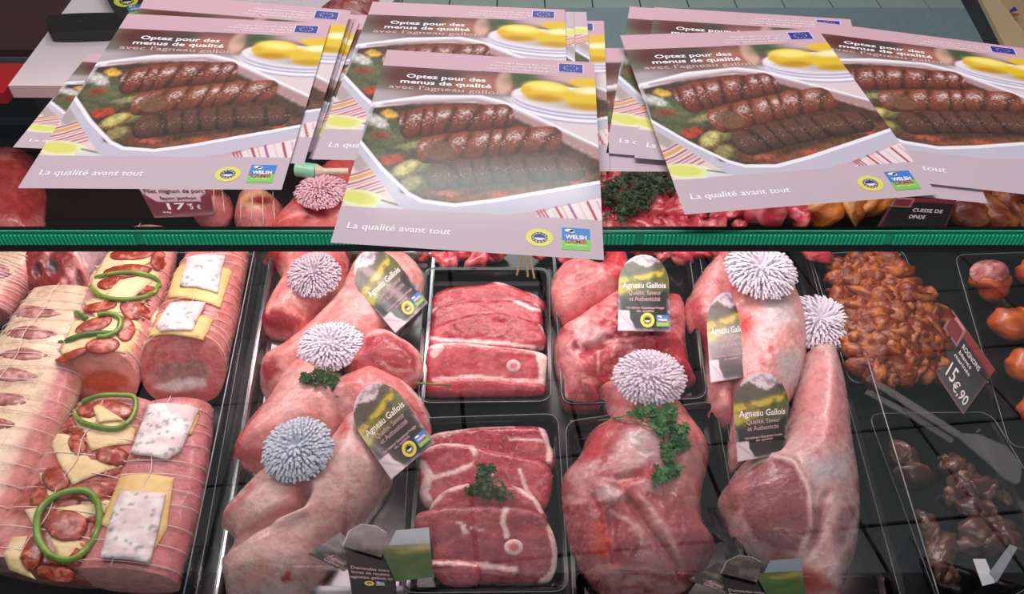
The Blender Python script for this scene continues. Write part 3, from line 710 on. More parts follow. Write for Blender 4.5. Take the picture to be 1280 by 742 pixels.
# centre pile
brochure([(434, 18), (690, 26), (650, 205), (386, 198)], 0.0004, 'lamb brochure low in the middle pile, its lower left strip showing beside the others', (110, 150), texts=(0, 0, 1))
brochure([(505, 24), (755, 26), (762, 214), (480, 210)], 0.0026, 'lamb brochure low in the middle pile, right edge with yellow lemons showing', (110, 150), texts=(0, 1, 0))
brochure([(512, 12), (733, 15), (744, 160), (470, 160)], 0.0048, 'upside-down lamb brochure farther out to the right in the middle pile', (100, 140), texts=(0, 0, 0), flip=True)
brochure([(500, 10), (717, 16), (722, 165), (460, 160)], 0.0070, 'upside-down lamb brochure in the middle pile, right beside the back cover', (100, 140), texts=(0, 0, 0), flip=True)
brochure([(466, 2), (706, 12), (712, 206), (390, 199)], 0.0092, 'lamb brochure behind the front one in the middle pile, title showing above', (230, 320), texts=(1, 1, 1))
brochure([(484, 62), (743, 78), (755, 325), (413, 303)], 0.0136, 'front lamb brochure of the middle pile overhanging the green glass edge', (270, 380), None)
# right pile
brochure([(700, 60), (980, 60), (1000, 215), (745, 214)], 0.0004, 'lamb brochure under the right pile, only a pink corner showing by the parsley', (60, 80), texts=(0, 0, 0))
brochure([(912, 60), (1150, 62), (1235, 254), (905, 222)], 0.0050, 'lowest lamb brochure of the right pile, a pink corner out at its front right', (60, 80), texts=(0, 0, 0))
brochure([(787, 8), (1035, 26), (1085, 222), (758, 191)], 0.0026, 'lamb brochure at the far left of the right pile, under its neighbour', (130, 180), texts=(0, 0, 1))
brochure([(818, 9), (1063, 24), (1110, 226), (793, 197)], 0.0048, 'lamb brochure second from the left in the right pile, behind the top one', (170, 230), texts=(1, 1, 1))
brochure([(1020, 27), (1279, 60), (1400, 256), (1022, 214)], 0.0070, 'rightmost lamb brochure of the right pile, running out of the frame', (230, 320), texts=(1, 1, 1))
brochure([(775, 44), (1022, 36), (1172, 243), (856, 268)], 0.0110, 'lamb brochure on top of the right pile, turned a little anticlockwise', (270, 380), lambda u, v: 0.004*np.clip(1-v*4, 0, 1)**2*np.clip(1-u*2, 0, 1))

# ================================================================ BEHIND THE CASE
def behind():
    # white cutting board on the ledge
    f = Frame((0, 0, 0.975)); q = f.pix([10, 434, 500, 100], [107, 108, -14, -14], 0)
    b = MB(); b.prism([tuple(p) for p in q], -0.022, 0); o = b.make('cutting_board', mat('board_plastic', (244, 226, 232), 0.5, bump=0.05), f)
    tag(o, 'white plastic cutting board behind the left brochure pile', 'cutting board')
    b = MB(); q2 = f.pix([16, 428, 426, 22], [108, 108, 134, 134], 0)
    b = MB(); b.box((q[0][0]+.01, q[0][1]+0.03, -0.2), (q[1][0]-.01, q[0][1]+0.05, -0.023)); b.box((q[0][0]+.01, q[0][1]+0.02, -0.028), (q[1][0]-.01, q[0][1]+0.13, -0.0225))
    tag(b.make('board_stand', mat('stand_grey', (58, 66, 68), 0.35, 0.3), f), 'dark grey steel stand under the white cutting board', 'stand')
    # knife
    r = root('knife', f, (*f.pix(100, 35, 0), 0), 'black-handled butcher knife lying on the white cutting board', 'knife')
    P = smooth_loop([(60, 28), (75, 23), (140, 21), (152, 24), (154, 40), (140, 43), (70, 45), (62, 38)], 4); q = f.pix(P[:, 0], P[:, 1], 0.012)
    b = MB(); b.prism([tuple(p) for p in q], 0.002, 0.02); b.make('handle', mat('handle_black', (22, 14, 16), 0.4), f, r)
    q = f.pix([152, 152, 260, 262], [25, 39, 33, 30], 0.01); b = MB(); b.prism([tuple(p) for p in q[::-1]], 0.009, 0.0105); b.make('blade', STEEL, f, r)
    b = MB(); c = f.pix(100, 27, 0.02); b.prism(circ(c[0], c[1], .0025, .0025, 10), 0.019, 0.0208); b.make('rivet', STEEL, f, r)
    # dark label lying by the knife
    sh = Sheet(f, [(120, -24), (182, -24), (186, 15), (148, 24)], lambda u, v: 0.021+0*u)
    r = root('origin_label', f, (*sh.map(.5, .5)[:2], 0.0202), 'dark label with round seal lying on the cutting board by the knife', 'label')
    out_sheet('label_card', sh, [(0, 0), (1, 0), (1, 1), (0, 1)], lambda u, v: paint(u, v, (46, 34, 34), []), CARD, r, -0.0006, 0.0, 0.2)
    seal(sh, .4, .52, .30, .17, r, 0.0003, True); sqlogo(sh, .34, .06, .86, .38, r, 0.0003)
    # red board left, maroon sheet behind painted as meat reflected in the steel
    f2 = Frame((0, 0, 0.955)); q = f2.pix([-60, 32, 4, -90], [79, 79, 116, 116], 0); b = MB(); b.prism([tuple(p) for p in q[::-1]], -0.02, 0)
    tag(b.make('red_board', mat('red_plastic', (190, 22, 28), 0.4), f2), 'red plastic board at the far left beside the white cutting board', 'board')
    q = f2.pix([-80, 86, 140, -80], [70, 70, -30, -30], 0); b = MB(); b.prism([tuple(p) for p in q[::-1]], -0.01, 0.012)
    tag(b.make('reflection_sheet', mat('reflection_maroon', (66, 30, 32), 0.35, var=0.2, nscale=12), f2), 'dark maroon sheet painted as a meat reflection at the top left behind the red board', 'reflection')
    # carton
    f3 = Frame((0, 0, 0.95)); q = f3.pix([1240, 1420, 1380, 1182], [74, 120, -60, -40], 0.0)
    r = root('cardboard_box', f3, (*q.mean(0), 0), 'brown cardboard box at the top right corner behind the brochures', 'box')
    P = [tuple(p) for p in f3.pix([1262, 1450, 1400, 1196], [60, 100, -70, -46], 0.03)]
    cm = mat('cardboard', (196, 160, 116), 0.8, bump=0.1, bscale=60, var=0.08, nscale=20)
    b = MB(); P0 = [(x, y) for x, y in P]; b.prism(P0[::-1] if False else P0, 0.0, 0.03); b.make('box_body', cm, f3, r)
    q = f3.pix([1215, 1262, 1300, 1232], [-30, 62, 62, -30], 0.045); b = MB(); b.prism([tuple(p) for p in q], 0.031, 0.040); b.make('box_flap', mat('cardboard_light', (212, 180, 138), 0.8, bump=0.1, bscale=60, var=0.06, nscale=20), f3, r)
    q = f3.pix([1262, 1268, 1272, 1268, 1262], [13, 8, 13, 14, 16], 0.0405); b = MB(); b.prism([tuple(p) for p in q], 0.0402, 0.0408); b.make('printed_mark', NAVY, f3, r)
    q = f3.pix([1264, 1274, 1275, 1266], [17, 17, 18.5, 18.5], 0.0405); b = MB(); b.prism([tuple(p) for p in q], 0.0402, 0.0408); b.make('printed_stroke', REDI, f3, r)
    q = f3.pix([1218, 1190, 1240, 1272], [-20, -20, 72, 72], 0.0); b = MB(); b.prism([tuple(p) for p in q], 0.0, 0.03)
    tag(b.make('gap_infill', mat('gap_black', (14, 13, 14), 0.5), f3), 'black infill painted as the dark gap left of the cardboard box', 'gap')  # black block painting the dark gap beside the box
    # red meat between the left and middle piles, on the board
    o = slab('raw_meat_piece', [(398, 10), (420, -6), (470, -8), (470, 12), (455, 24), (425, 22)], (176, 52, 56), [('noise', (222, 150, 146), 14, 4, .55, .08, .8, 7)], 0.035, frame=f, res=0.008)
    tag(o, 'red meat piece on the cutting board behind the middle pile', 'meat')
behind()

# ================================================================ TRAYS
def rrect(P, rad, n=5):
    P = [np.array(p, float) for p in P]; out = []
    for i in range(len(P)):
        a, b, c = P[i-1], P[i], P[(i+1) % len(P)]; u = (a-b)/np.linalg.norm(a-b); w = (c-b)/np.linalg.norm(c-b)
        for k in range(n+1):
            t = k/n; out.append((b+u*rad)*(1-t)**2+b*2*t*(1-t)+(b+w*rad)*t*t)
    return np.array(out)
def inset(P, d):
    n = len(P); out = []
    A = np.sum(P[:, 0]*np.roll(P[:, 1], -1)-np.roll(P[:, 0], -1)*P[:, 1]); s = 1 if A > 0 else -1
    for i in range(n):
        t = P[(i+1) % n]-P[i-1]; t = t/(np.linalg.norm(t)+1e-9); out.append(P[i]+np.array([-t[1], t[0]])*d*s)
    return np.array(out)
RIM_GLINT = mat('rim_glint_grey', (120, 126, 126), 0.2, coat=.5)  # pale grey bead painting the highlight along the tray rims
def tray(corners, label, m, height=0.028, rad=0.02, wall=0.006, lip=0.005, cat='tray', group=None, name='meat_tray', rimmat=None):
    q = np.array([DECK.pix(x, y, height) for x, y in corners]); P = rrect(q, rad)
    rings = [(inset(P, wall+0.004), 0.0006), (inset(P, lip+0.001), height-0.003), (P, height-0.0025), (P, height), (inset(P, lip), height), (inset(P, lip+wall*0.4), height-0.003), (inset(P, lip+wall), 0.007), (inset(P, lip+wall+0.006), 0.003)]
    n = len(P); V = []; Fc = []
    for ring, h in rings: V += [(p[0], p[1], h) for p in ring]
    for r in range(len(rings)-1):
        for i in range(n): j = (i+1) % n; Fc.append((r*n+i, r*n+j, (r+1)*n+j, (r+1)*n+i))
    Fc.append(tuple((len(rings)-1)*n+i for i in range(n))); Fc.append(tuple(range(n))[::-1])
    o = mk(name, V, Fc, m, DECK, smooth=False); b = MB(); Q = inset(P, 0.001); b.tube([(p[0], p[1], height+.0003) for p in Q], 0.0007, 5, True)
    b.make('rim_glint_bead', RIM_GLINT if m is not STEELT else STEELT, DECK, o, smooth=True); return tag(o, label, cat, group)
STEELT = mat('tray_steel', (142, 146, 148), 0.22, 1.0)
tray([(-150, 312), (322, 316), (236, 800), (-330, 800)], 'clear plastic tray under the dressed roasts at the left', CLEAR, 0.03)
tray([(338, 312), (545, 312), (510, 770), (262, 770)], 'stainless steel tray under the pale lamb legs left of centre', STEELT, 0.028)
tray([(530, 334), (687, 334), (690, 502), (522, 504)], 'black tray of lamb slices in the middle, the farther one', BLACK, 0.028)
tray([(512, 522), (698, 516), (712, 740), (500, 742)], 'black tray of lamb slices in the middle, the nearer one', BLACK, 0.028)
tray([(690, 312), (862, 312), (885, 498), (702, 506)], 'black tray under the boned shoulder and the arched label', BLACK, 0.026)
tray([(706, 526), (894, 500), (942, 760), (716, 764)], 'black tray under the lamb leg with the parsley', BLACK, 0.026)
tray([(872, 310), (1008, 308), (1132, 764), (946, 764)], 'black tray under the two long lamb legs with white frills', BLACK, 0.02)
tray([(1012, 318), (1128, 310), (1196, 474), (1062, 480)], 'black tray filled with orange marinated meat pieces', BLACK, 0.024)
tray([(1084, 516), (1238, 514), (1350, 700), (1186, 790)], 'black tray with scattered brown kidney pieces at the lower right', BLACK, 0.028)
tray([(1192, 318), (1360, 312), (1440, 560), (1262, 560)], 'clear plastic tray of orange stuffed balls at the right edge', CLEAR, 0.032)
def divider(p0, p1, h, label, lean=0.0):
    a = DECK.pix(*p0, 0.0); b_ = DECK.pix(*p1, 0.0); t = (b_-a)/np.linalg.norm(b_-a); s = np.array([-t[1], t[0]])*0.0012; L = np.array([-t[1], t[0]])*lean
    V = [(*(a-s), 0), (*(a+s), 0), (*(b_+s), 0), (*(b_-s), 0), (*(a-s+L), h), (*(a+s+L), h), (*(b_+s+L), h), (*(b_-s+L), h)]
    o = mk('clear_divider', V, [(0, 3, 2, 1), (4, 5, 6, 7), (0, 1, 5, 4), (1, 2, 6, 5), (2, 3, 7, 6), (3, 0, 4, 7)], CLEAR, DECK, smooth=False); tag(o, label, 'divider'); b = MB(); b.tube([np.array([*(a+L), h]), np.array([*(b_+L), h])], .0009, 6); b.make('polished_edge', mat('divider_edge_glint', (160, 166, 168), .15, coat=.5), DECK, o, smooth=True)  # pale bead puts the highlight of the clear top edge into colour
divider((1060, 476), (1150, 800), 0.055, 'clear upright plastic divider right of the long frilled lamb legs', 0.01)
divider((330, 325), (238, 800), 0.05, 'clear upright plastic divider between the dressed roasts and the lamb legs', 0.0)

# ================================================================ DRESSED ROASTS (left)
TIE = (205, 128, 122)
def deco(par, S, kind, pts, th=0.0026, base=None, lift=0.0006, **k):
    cols = {'cheese_slice': (240, 220, 172), 'yellow_cheese': (240, 212, 140), 'blue_cheese': (252, 248, 244), 'chorizo_slice': (152, 50, 18), 'pork_skin': (214, 150, 146)}
    lay = {'cheese_slice': [('noise', (222, 192, 124), 26, 14, .55, .2, .6, 3), ('noise', (120, 90, 60), 9, 6, .80, .02, .8, 9)],
           'yellow_cheese': [('noise', (226, 186, 96), 22, 14, .55, .2, .6, 3)],
           'blue_cheese': [('noise', (216, 196, 196), 20, 10, .52, .12, .7, 5), ('noise', (110, 122, 124), 6, 3.5, .69, .03, .8, 11), ('vein', (150, 150, 160), 30, 12, .010, .5, 12)],
           'chorizo_slice': [('noise', (222, 130, 104), 8, 5, .60, .05, .8, 4), ('noise', (140, 38, 26), 12, 7, .62, .06, .7, 8)],
           'pork_skin': []}[kind]
    f = lambda u, v: S(u, v)+lift
    return slab({'yellow_cheese': 'cheese_slice'}.get(kind, kind), pts, cols[kind], lay, th, base=f, edge=0.7, Rr=0.004, res=0.0038, m=MEAT if kind == 'chorizo_slice' else CHEESE, parent=par, rough=0.0012, rs=0.012, smooth=2, frac=0.3, sm=(3 if kind == 'chorizo_slice' else 1), wob=(0.004 if kind != 'chorizo_slice' else 0.002), **k)
# far-left slashed roast
def slashed(st, label, slits, seed=1):
    r = root('dressed_roast', DECK, (*DECK.pix(st[1][0], st[1][1], 0.03), 0.003), label, 'roast', 'dressed and tied roasts')
    lay = [('noise', (206, 176, 150), 30, 16, .55, .15, .6, 5), ('noise', (120, 96, 96), 10, 7, .78, .03, .6, 6)]
    P = [(s[0], s[1]) for s in st]
    for dx in (38, 44): lay.append(('line', [(x+dx*w/0.075, y+8) for (x, y, w, h) in st], 26, (206, 132, 128), 7, 3))
    o, A = loft('body', st, (228, 204, 172), lay, parent=r, seed=seed, caplayers=[], capcol=(196, 110, 104), sub=8)
    S = srf(o)
    for (x, y, rx, ry, an) in slits:
        slab('meat_slit', [(x-rx, y+2), (x-rx*.6, y-ry*.55), (x, y-ry), (x+rx*.6, y-ry*.6), (x+rx, y+1), (x+rx*.6, y+ry*.6), (x, y+ry*.8), (x-rx*.6, y+ry*.6)], (156, 92, 84), [('noise', (206, 160, 150), 9, 5, .55, .08, .8, 7)], 0.003, base=lambda u, v: S(u, v)-0.0005, edge=0.2, Rr=0.006, res=0.004, parent=r, rough=0.0005, sm=1, frac=.3)
    netting(r, o, A, 18, S, w=.0006, longs=(0.1,)); return r
slashed([(92, 372, .062, .062), (60, 430, .070, .075), (26, 500, .074, .080), (-22, 590, .076, .080), (-75, 700, .074, .078)],
    'pale slashed roast in white netting at the far left edge', [(44, 393, 34, 9, -4), (38, 418, 35, 10, 0), (30, 444, 32, 9, -3), (16, 470, 32, 10, -4), (6, 500, 34, 10, -8), (-8, 530, 30, 9, -8)])
slashed([(26, 318, .045, .05), (-6, 350, .055, .06), (-32, 392, .055, .06)], 'small pale roast with a dark slit in the far left corner', [(-2, 340, 18, 12, 30)], 5)
# pork shank with two-lobed cut
o = slab('pork_shank', [(26, 306), (60, 301), (100, 303), (138, 306), (142, 318), (122, 352), (110, 376), (96, 384), (72, 372), (50, 368), (26, 360), (14, 336)], (196, 122, 118),
    [('poly', [(24, 322), (34, 312), (52, 312), (60, 320), (76, 309), (90, 316), (94, 330), (84, 344), (58, 352), (34, 346)], (132, 40, 40), 2, 2), ('ell', (46, 336, 5, 9, 15), (62, 20, 24), 2, 1), ('ell', (66, 332, 7, 9, -20), (74, 58, 56), 3, 1),
     ('poly', [(22, 350), (60, 345), (90, 345), (104, 360), (100, 376), (70, 368), (30, 362)], (140, 44, 46), 3, 2), ('poly', [(94, 330), (104, 340), (108, 366), (98, 376), (93, 350)], (96, 22, 34), 2, 1),
     ('poly', [(100, 306), (146, 306), (128, 350), (112, 345), (108, 330), (96, 320)], (172, 138, 146), 3, 2), ('ell', (80, 352, 4, 5, 0), (226, 178, 170), 2, 0), ('line', [(92, 312), (104, 330), (110, 332)], 3, (228, 190, 178), 1, 1)],
    0.055, res=0.0035, seed=4, dents=[([(46, 336), (47, 340)], 5, -.012), ([(66, 330), (67, 336)], 6, -.01), ([(60, 318), (58, 330)], 5, -.005), ([(96, 318), (108, 350)], 3, -.005)])
tag(o, 'raw pork shank with a dark red two-lobed cut, behind the slashed roast', 'meat')

CHORF = [('ell', (0, 0, 0, 0, 0), (0, 0, 0), 1, 0)]
def garnished(name_label, st, cap, layers, capl, nr, seed, col=(216, 146, 140), longs=(0.15,), tilt=0.0):
    r = root('dressed_roast', DECK, (*DECK.pix(st[1][0], st[1][1], 0.03), 0.003), name_label, 'roast', 'dressed and tied roasts')
    o, A = loft('body', st, col, layers, parent=r, seed=seed, caplayers=capl, capcol=cap, sub=8, tilt=tilt); return r, o, A, srf(o)
LOINL = [('noise', (222, 160, 150), 30, 22, .55, .12, .6, 5), ('vein', (236, 196, 188), 40, 14, .03, .4, 6)]
# c: upper pizza-like roast
r, o, A, S = garnished('farther roast dressed with cheese, chorizo and green pepper, cut end with orange filling', [(186, 296, .046, .055), (172, 340, .056, .066), (146, 400, .062, .072), (114, 472, .066, .078)], (224, 150, 136), LOINL,
    [('ell', (112, 484, 54, 24, 4), (212, 124, 110), 10, 3), ('ell', (130, 476, 30, 13, -4), (196, 74, 22), 2, 3), ('ell', (112, 505, 56, 10, 0), (200, 104, 96), 6, 3), ('noise', (196, 70, 30), 3, 3, .9, .02, .5, 2)], 9, 3, tilt=.024)
deco(r, S, 'cheese_slice', [(150, 310), (206, 306), (214, 330), (160, 345), (118, 332)]); deco(r, S, 'cheese_slice', [(122, 330), (178, 335), (212, 350), (196, 376), (128, 372), (110, 356)])
for (x, y, rx, ry, a) in [(168, 318, 30, 8, -8), (200, 326, 12, 12, 20), (160, 340, 30, 8, -6), (140, 355, 18, 7, -12), (176, 362, 28, 6, 4)]: deco(r, S, 'chorizo_slice', ellpts(x, y, rx, ry, a, 9), lift=0.0028)
deco(r, S, 'cheese_slice', [(106, 378), (150, 370), (196, 378), (178, 400), (120, 398)], lift=0.001); deco(r, S, 'cheese_slice', [(92, 404), (140, 396), (182, 408), (172, 450), (120, 440), (76, 445)], lift=0.001)
for (x, y, rx, ry, a) in [(126, 385, 22, 6, -10), (166, 385, 16, 14, 30), (118, 408, 24, 8, -20), (157, 412, 12, 15, 10), (128, 432, 22, 10, -8), (90, 446, 22, 5, -24), (184, 388, 8, 14, 10)]: deco(r, S, 'chorizo_slice', ellpts(x, y, rx, ry, a, 9), lift=0.0030)
deco(r, S, 'cheese_slice', [(150, 350), (190, 352), (160, 378), (130, 372)], lift=0.0042)
ring_on('pepper_ring', S, ellpts(159, 361, 42, 17, -2, 12), 0.0036, PEPPER, parent=r, lift=0.007)
ring_on('pepper_ring', S, ellpts(132, 410, 22, 14, -14, 9, -100, 120), 0.0036, PEPPER, parent=r, closed=False, lift=0.007)
ring_on('pepper_strip', S, [(80, 434), (100, 424), (122, 420), (142, 420)], 0.0045, mat('pepper_dark', (66, 116, 30), 0.25), parent=r, closed=False, lift=0.006)
ring_on('pepper_strip', S, [(95, 393), (102, 398), (110, 402)], 0.004, mat('pepper_dark', (66, 116, 30), 0.25), parent=r, closed=False, lift=0.006)
ring_on('leek_stick', S, [(200, 388), (192, 410), (182, 438)], 0.005, mat('leek', (226, 222, 176), 0.45), parent=r, closed=False, lift=0.004)
netting(r, o, A, 12, S, w=0.0006, longs=(0.05,), tilt=.024)
# d: upper blue cheese roast
HAM = [('noise', (206, 118, 112), 40, 20, .52, .15, .6, 5), ('vein', (232, 186, 180), 16, 60, .03, .35, 6)]
r, o, A, S = garnished('farther roast topped with blue cheese, cut end with white and grey filling', [(276, 312, .046, .060), (262, 352, .053, .070), (246, 405, .057, .074), (228, 462, .060, .080)], (196, 100, 98), HAM,
    [('ell', (226, 470, 60, 44, 8), (196, 98, 96), 10, 3), ('ell', (225, 468, 38, 17, -5), (160, 110, 104), 3, 4), ('noise', (196, 148, 142), 5, 4, .62, .05, .55, 3), ('poly', [(192, 484), (215, 476), (255, 472), (262, 482), (235, 488), (210, 488)], (224, 210, 206), 3, 4)], 8, 6, col=(208, 128, 122), tilt=.036)
deco(r, S, 'yellow_cheese', [(216, 345), (232, 332), (290, 340), (276, 386), (212, 376)], 0.004); deco(r, S, 'blue_cheese', [(236, 324), (282, 321), (272, 366), (226, 360)], 0.005, lift=0.0045)
deco(r, S, 'yellow_cheese', [(192, 404), (206, 392), (268, 400), (254, 426), (220, 420), (178, 432)], 0.004); deco(r, S, 'blue_cheese', [(214, 382), (258, 380), (242, 414), (202, 418), (196, 410)], 0.005, lift=0.0045)
netting(r, o, A, 13, S, w=0.0006, longs=(-.1,), tilt=.036)
# e: nearer pizza-like roast
r, o, A, S = garnished('nearer roast dressed with cheese, chorizo and two green pepper rings', [(150, 508, .050, .060), (128, 560, .064, .072), (96, 630, .072, .078), (52, 716, .078, .080)], (150, 70, 60), LOINL + [('poly', [(70, 540), (130, 500), (170, 520), (150, 640), (90, 740), (20, 740), (20, 680)], (176, 66, 46), 14, 8, .75), ('noise', (170, 60, 60), 30, 20, .6, .05, .8, 12)], [('noise', (190, 120, 100), 14, 8, .5, .1, .7, 5)], 9, 9)
z5 = lambda L_: [(x/2.832, 480+y/2.832) for x, y in L_]
deco(r, S, 'cheese_slice', z5([(240, 80), (330, 70), (480, 165), (465, 215), (330, 240), (280, 160)]))
deco(r, S, 'cheese_slice', z5([(180, 185), (250, 185), (330, 270), (440, 290), (260, 362), (215, 290)]), lift=.001); deco(r, S, 'cheese_slice', z5([(140, 320), (180, 320), (210, 405), (180, 420)])); deco(r, S, 'cheese_slice', z5([(200, 440), (300, 425), (400, 410), (380, 460), (240, 498)]), lift=.001)
deco(r, S, 'cheese_slice', z5([(92, 450), (150, 440), (130, 520)])); deco(r, S, 'cheese_slice', z5([(170, 540), (300, 560), (330, 590), (220, 640)])); deco(r, S, 'cheese_slice', z5([(15, 610), (50, 545), (100, 540), (80, 620), (130, 690), (40, 660)]))
for (x, y, rx, ry, a) in [(240, 150, 40, 34, 0), (300, 180, 44, 30, 20), (150, 400, 34, 60, 20), (330, 440, 60, 50, 0), (180, 460, 50, 50, 0), (290, 600, 60, 40, 0), (380, 300, 50, 24, 0), (150, 250, 24, 40, 10)]: deco(r, S, 'chorizo_slice', z5(ellpts(x, y, rx, ry, a, 10)), lift=0.0004)
for (x, y, rx, ry, a) in [(400, 90, 75, 30, 8), (315, 100, 40, 26, 0), (275, 220, 30, 38, -30), (400, 255, 60, 32, 6), (200, 340, 48, 42, 20), (330, 375, 80, 34, -8), (235, 500, 75, 55, 0), (115, 600, 36, 60, 10), (200, 670, 70, 28, 10), (350, 530, 30, 40, 0)]:
    deco(r, S, 'chorizo_slice', [(px/1, py/1) for px, py in z5(ellpts(x, y, rx, ry, a, 10))], lift=0.0026)
deco(r, S, 'cheese_slice', z5([(330, 85), (350, 75), (440, 130), (350, 140)]), lift=.005)
ring_on('pepper_ring', S, z5([(290, 90), (350, 55), (430, 50), (485, 60), (480, 120), (430, 165), (350, 160), (285, 135)]), 0.0035, PEPPER, parent=r, lift=0.008)
ring_on('pepper_ring', S, z5([(150, 460), (210, 405), (300, 385), (350, 420), (360, 500), (330, 580), (260, 630), (190, 615), (145, 550)]), 0.0042, PEPPER, parent=r, lift=0.008)
netting(r, o, A, 10, S, w=0.0007, longs=(0.05,))
# f: nearer blue cheese roast
r, o, A, S = garnished('nearer roast topped with two slabs of blue and yellow cheese', [(224, 512, .046, .062), (208, 575, .054, .070), (190, 640, .058, .075), (158, 726, .062, .080)], (206, 140, 132), HAM, [], 9, 12, col=(206, 132, 134))
deco(r, S, 'yellow_cheese', z5([(620, 90), (715, 90), (680, 180), (600, 170)]), 0.004); deco(r, S, 'blue_cheese', z5([(530, 75), (705, 88), (640, 240), (590, 268), (465, 250)]), 0.006, lift=0.003)
deco(r, S, 'yellow_cheese', z5([(430, 322), (615, 335), (595, 510), (540, 600), (362, 500)]), 0.004); deco(r, S, 'blue_cheese', z5([(425, 385), (590, 390), (565, 500), (530, 635), (362, 612), (395, 480)]), 0.006, lift=0.0045)
netting(r, o, A, 11, S, w=0.0007, longs=(0.0,))

# ================================================================ LAMB
FAT = (228, 176, 170); PINK = (222, 132, 128); LEAN = (170, 58, 66); WHT = (236, 208, 204)
z6 = lambda L_: [(260+x/3.227, 290+y/3.227) for x, y in L_]
z7 = lambda L_: [(240+x/3.066, 500+y/3.066) for x, y in L_]
def lamb(name, outline, col, layers, thick, label, cat='lamb', **k):
    fy = k.pop('fatty', 1.0)
    base_l = [('noise', (150, 40, 50), 26, 16, .60, .08, .55*(1.2-fy), 55), ('noise', (200, 104, 104), 14, 10, .64, .06, .35, 77), ('vein', (240, 206, 200), 18, 9, .012, .35, 66), ('noise', (236, 190, 184), 46, 26, .56, .12, .55*fy, 5), ('vein', (206, 96, 96), 40, 30, .02, .35, 8)]
    k.setdefault('res', .0026); k.setdefault('rough', .0022); o = slab(name, outline, col, base_l+layers, thick, **k); return tag(o, label, cat)
b1 = lamb('lamb_shoulder', z6([(215, 100), (250, 75), (330, 50), (440, 45), (560, 50), (530, 230), (440, 330), (370, 400), (300, 405), (205, 375), (235, 280), (290, 180), (260, 120)]), (224, 128, 124),
    [('poly', z6([(200, 80), (300, 70), (290, 150), (215, 120)]), (178, 40, 44), 4, 3), ('poly', z6([(205, 300), (300, 310), (380, 360), (340, 410), (210, 385)]), (166, 46, 56), 4, 4), ('poly', z6([(330, 180), (380, 200), (400, 320), (330, 290)]), (236, 170, 164), 5, 3), ('line', z6([(330, 120), (250, 280), (240, 320)]), 5, (236, 160, 150), 3, 2), ('line', z6([(340, 60), (540, 130), (520, 200)]), 5, (196, 72, 74), 4, 3)],
    0.06, 'pink lamb shoulder with a squashed white frill at the back of the steel tray', 'lamb', seed=3, dents=[(z6([(330, 290), (380, 330)]), 4, -.006), (z6([(300, 110), (320, 210)]), 4, -.004)])
b2 = lamb('lamb_haunch', z6([(420, 350), (520, 235), (580, 120), (640, 72), (740, 60), (840, 110), (884, 190), (850, 270), (790, 330), (740, 400), (640, 500), (480, 560), (330, 640), (225, 640), (200, 570), (215, 500), (300, 450)]), (230, 148, 142),
    [('poly', z6([(560, 480), (700, 400), (750, 440), (600, 540)]), (224, 120, 116), 6, 3), ('poly', z6([(205, 540), (260, 500), (300, 560), (230, 620)]), (170, 50, 60), 5, 3), ('line', z6([(530, 240), (470, 320), (400, 400)]), 7, (240, 184, 176), 4, 2), ('line', z6([(800, 100), (860, 160), (840, 260)]), 6, (240, 190, 180), 3, 1)],
    0.068, 'pink lamb leg under the arched hill label next to the black slice tray', seed=5)
b3 = lamb('lamb_joint', z6([(545, 545), (580, 500), (640, 400), (720, 390), (800, 430), (850, 470), (864, 540), (830, 600), (760, 610), (650, 590)]), (206, 96, 98),
    [('poly', z6([(640, 420), (700, 405), (790, 450), (838, 520), (800, 560), (690, 540), (620, 500)]), (168, 50, 62), 4, 3), ('line', z6([(640, 410), (720, 392), (810, 440), (855, 500), (850, 570), (800, 600)]), 6, (238, 184, 178), 3, 1), ('line', z6([(700, 530), (760, 560), (820, 560)]), 4, (230, 160, 154), 2, 2)],
    0.045, 'dark pink cut face of a lamb joint right of the second frill', 'lamb', fatty=.3, base=0.03, seed=6)
b4 = lamb('lamb_haunch', [(288, 570), (292, 552), (310, 524), (334, 496), (348, 470), (368, 446), (392, 440), (420, 458), (444, 480), (446, 512), (425, 545), (392, 565), (350, 584), (318, 584)], (226, 146, 140),
    [('line', [(290, 570), (310, 525), (345, 492)], 5, (196, 50, 60), 3, 1), ('poly', [(300, 560), (340, 560), (340, 580), (292, 576)], (200, 90, 92), 4, 3), ('ell', (360, 500, 30, 20, -30), (238, 178, 170), 12, 4)],
    0.07, 'pink lamb leg between the second frill and the big front leg', seed=8)
b5 = lamb('lamb_haunch', [(392, 500), (410, 480), (440, 466), (468, 456), (492, 464), (515, 480), (534, 506), (538, 530), (526, 556), (500, 575), (470, 560), (430, 540)], (226, 140, 136),
    [('line', [(500, 470), (524, 498), (534, 528)], 6, (242, 204, 194), 2, 1), ('ell', (520, 520, 10, 17, -20), (220, 130, 126), 3, 2), ('line', [(508, 500), (522, 516), (530, 516)], 2, (190, 60, 60), 1, 1), ('line', [(420, 478), (400, 500)], 5, (190, 50, 60), 3, 1)],
    0.075, 'rounded pink lamb joint under the lower hill label', 'lamb', seed=9)
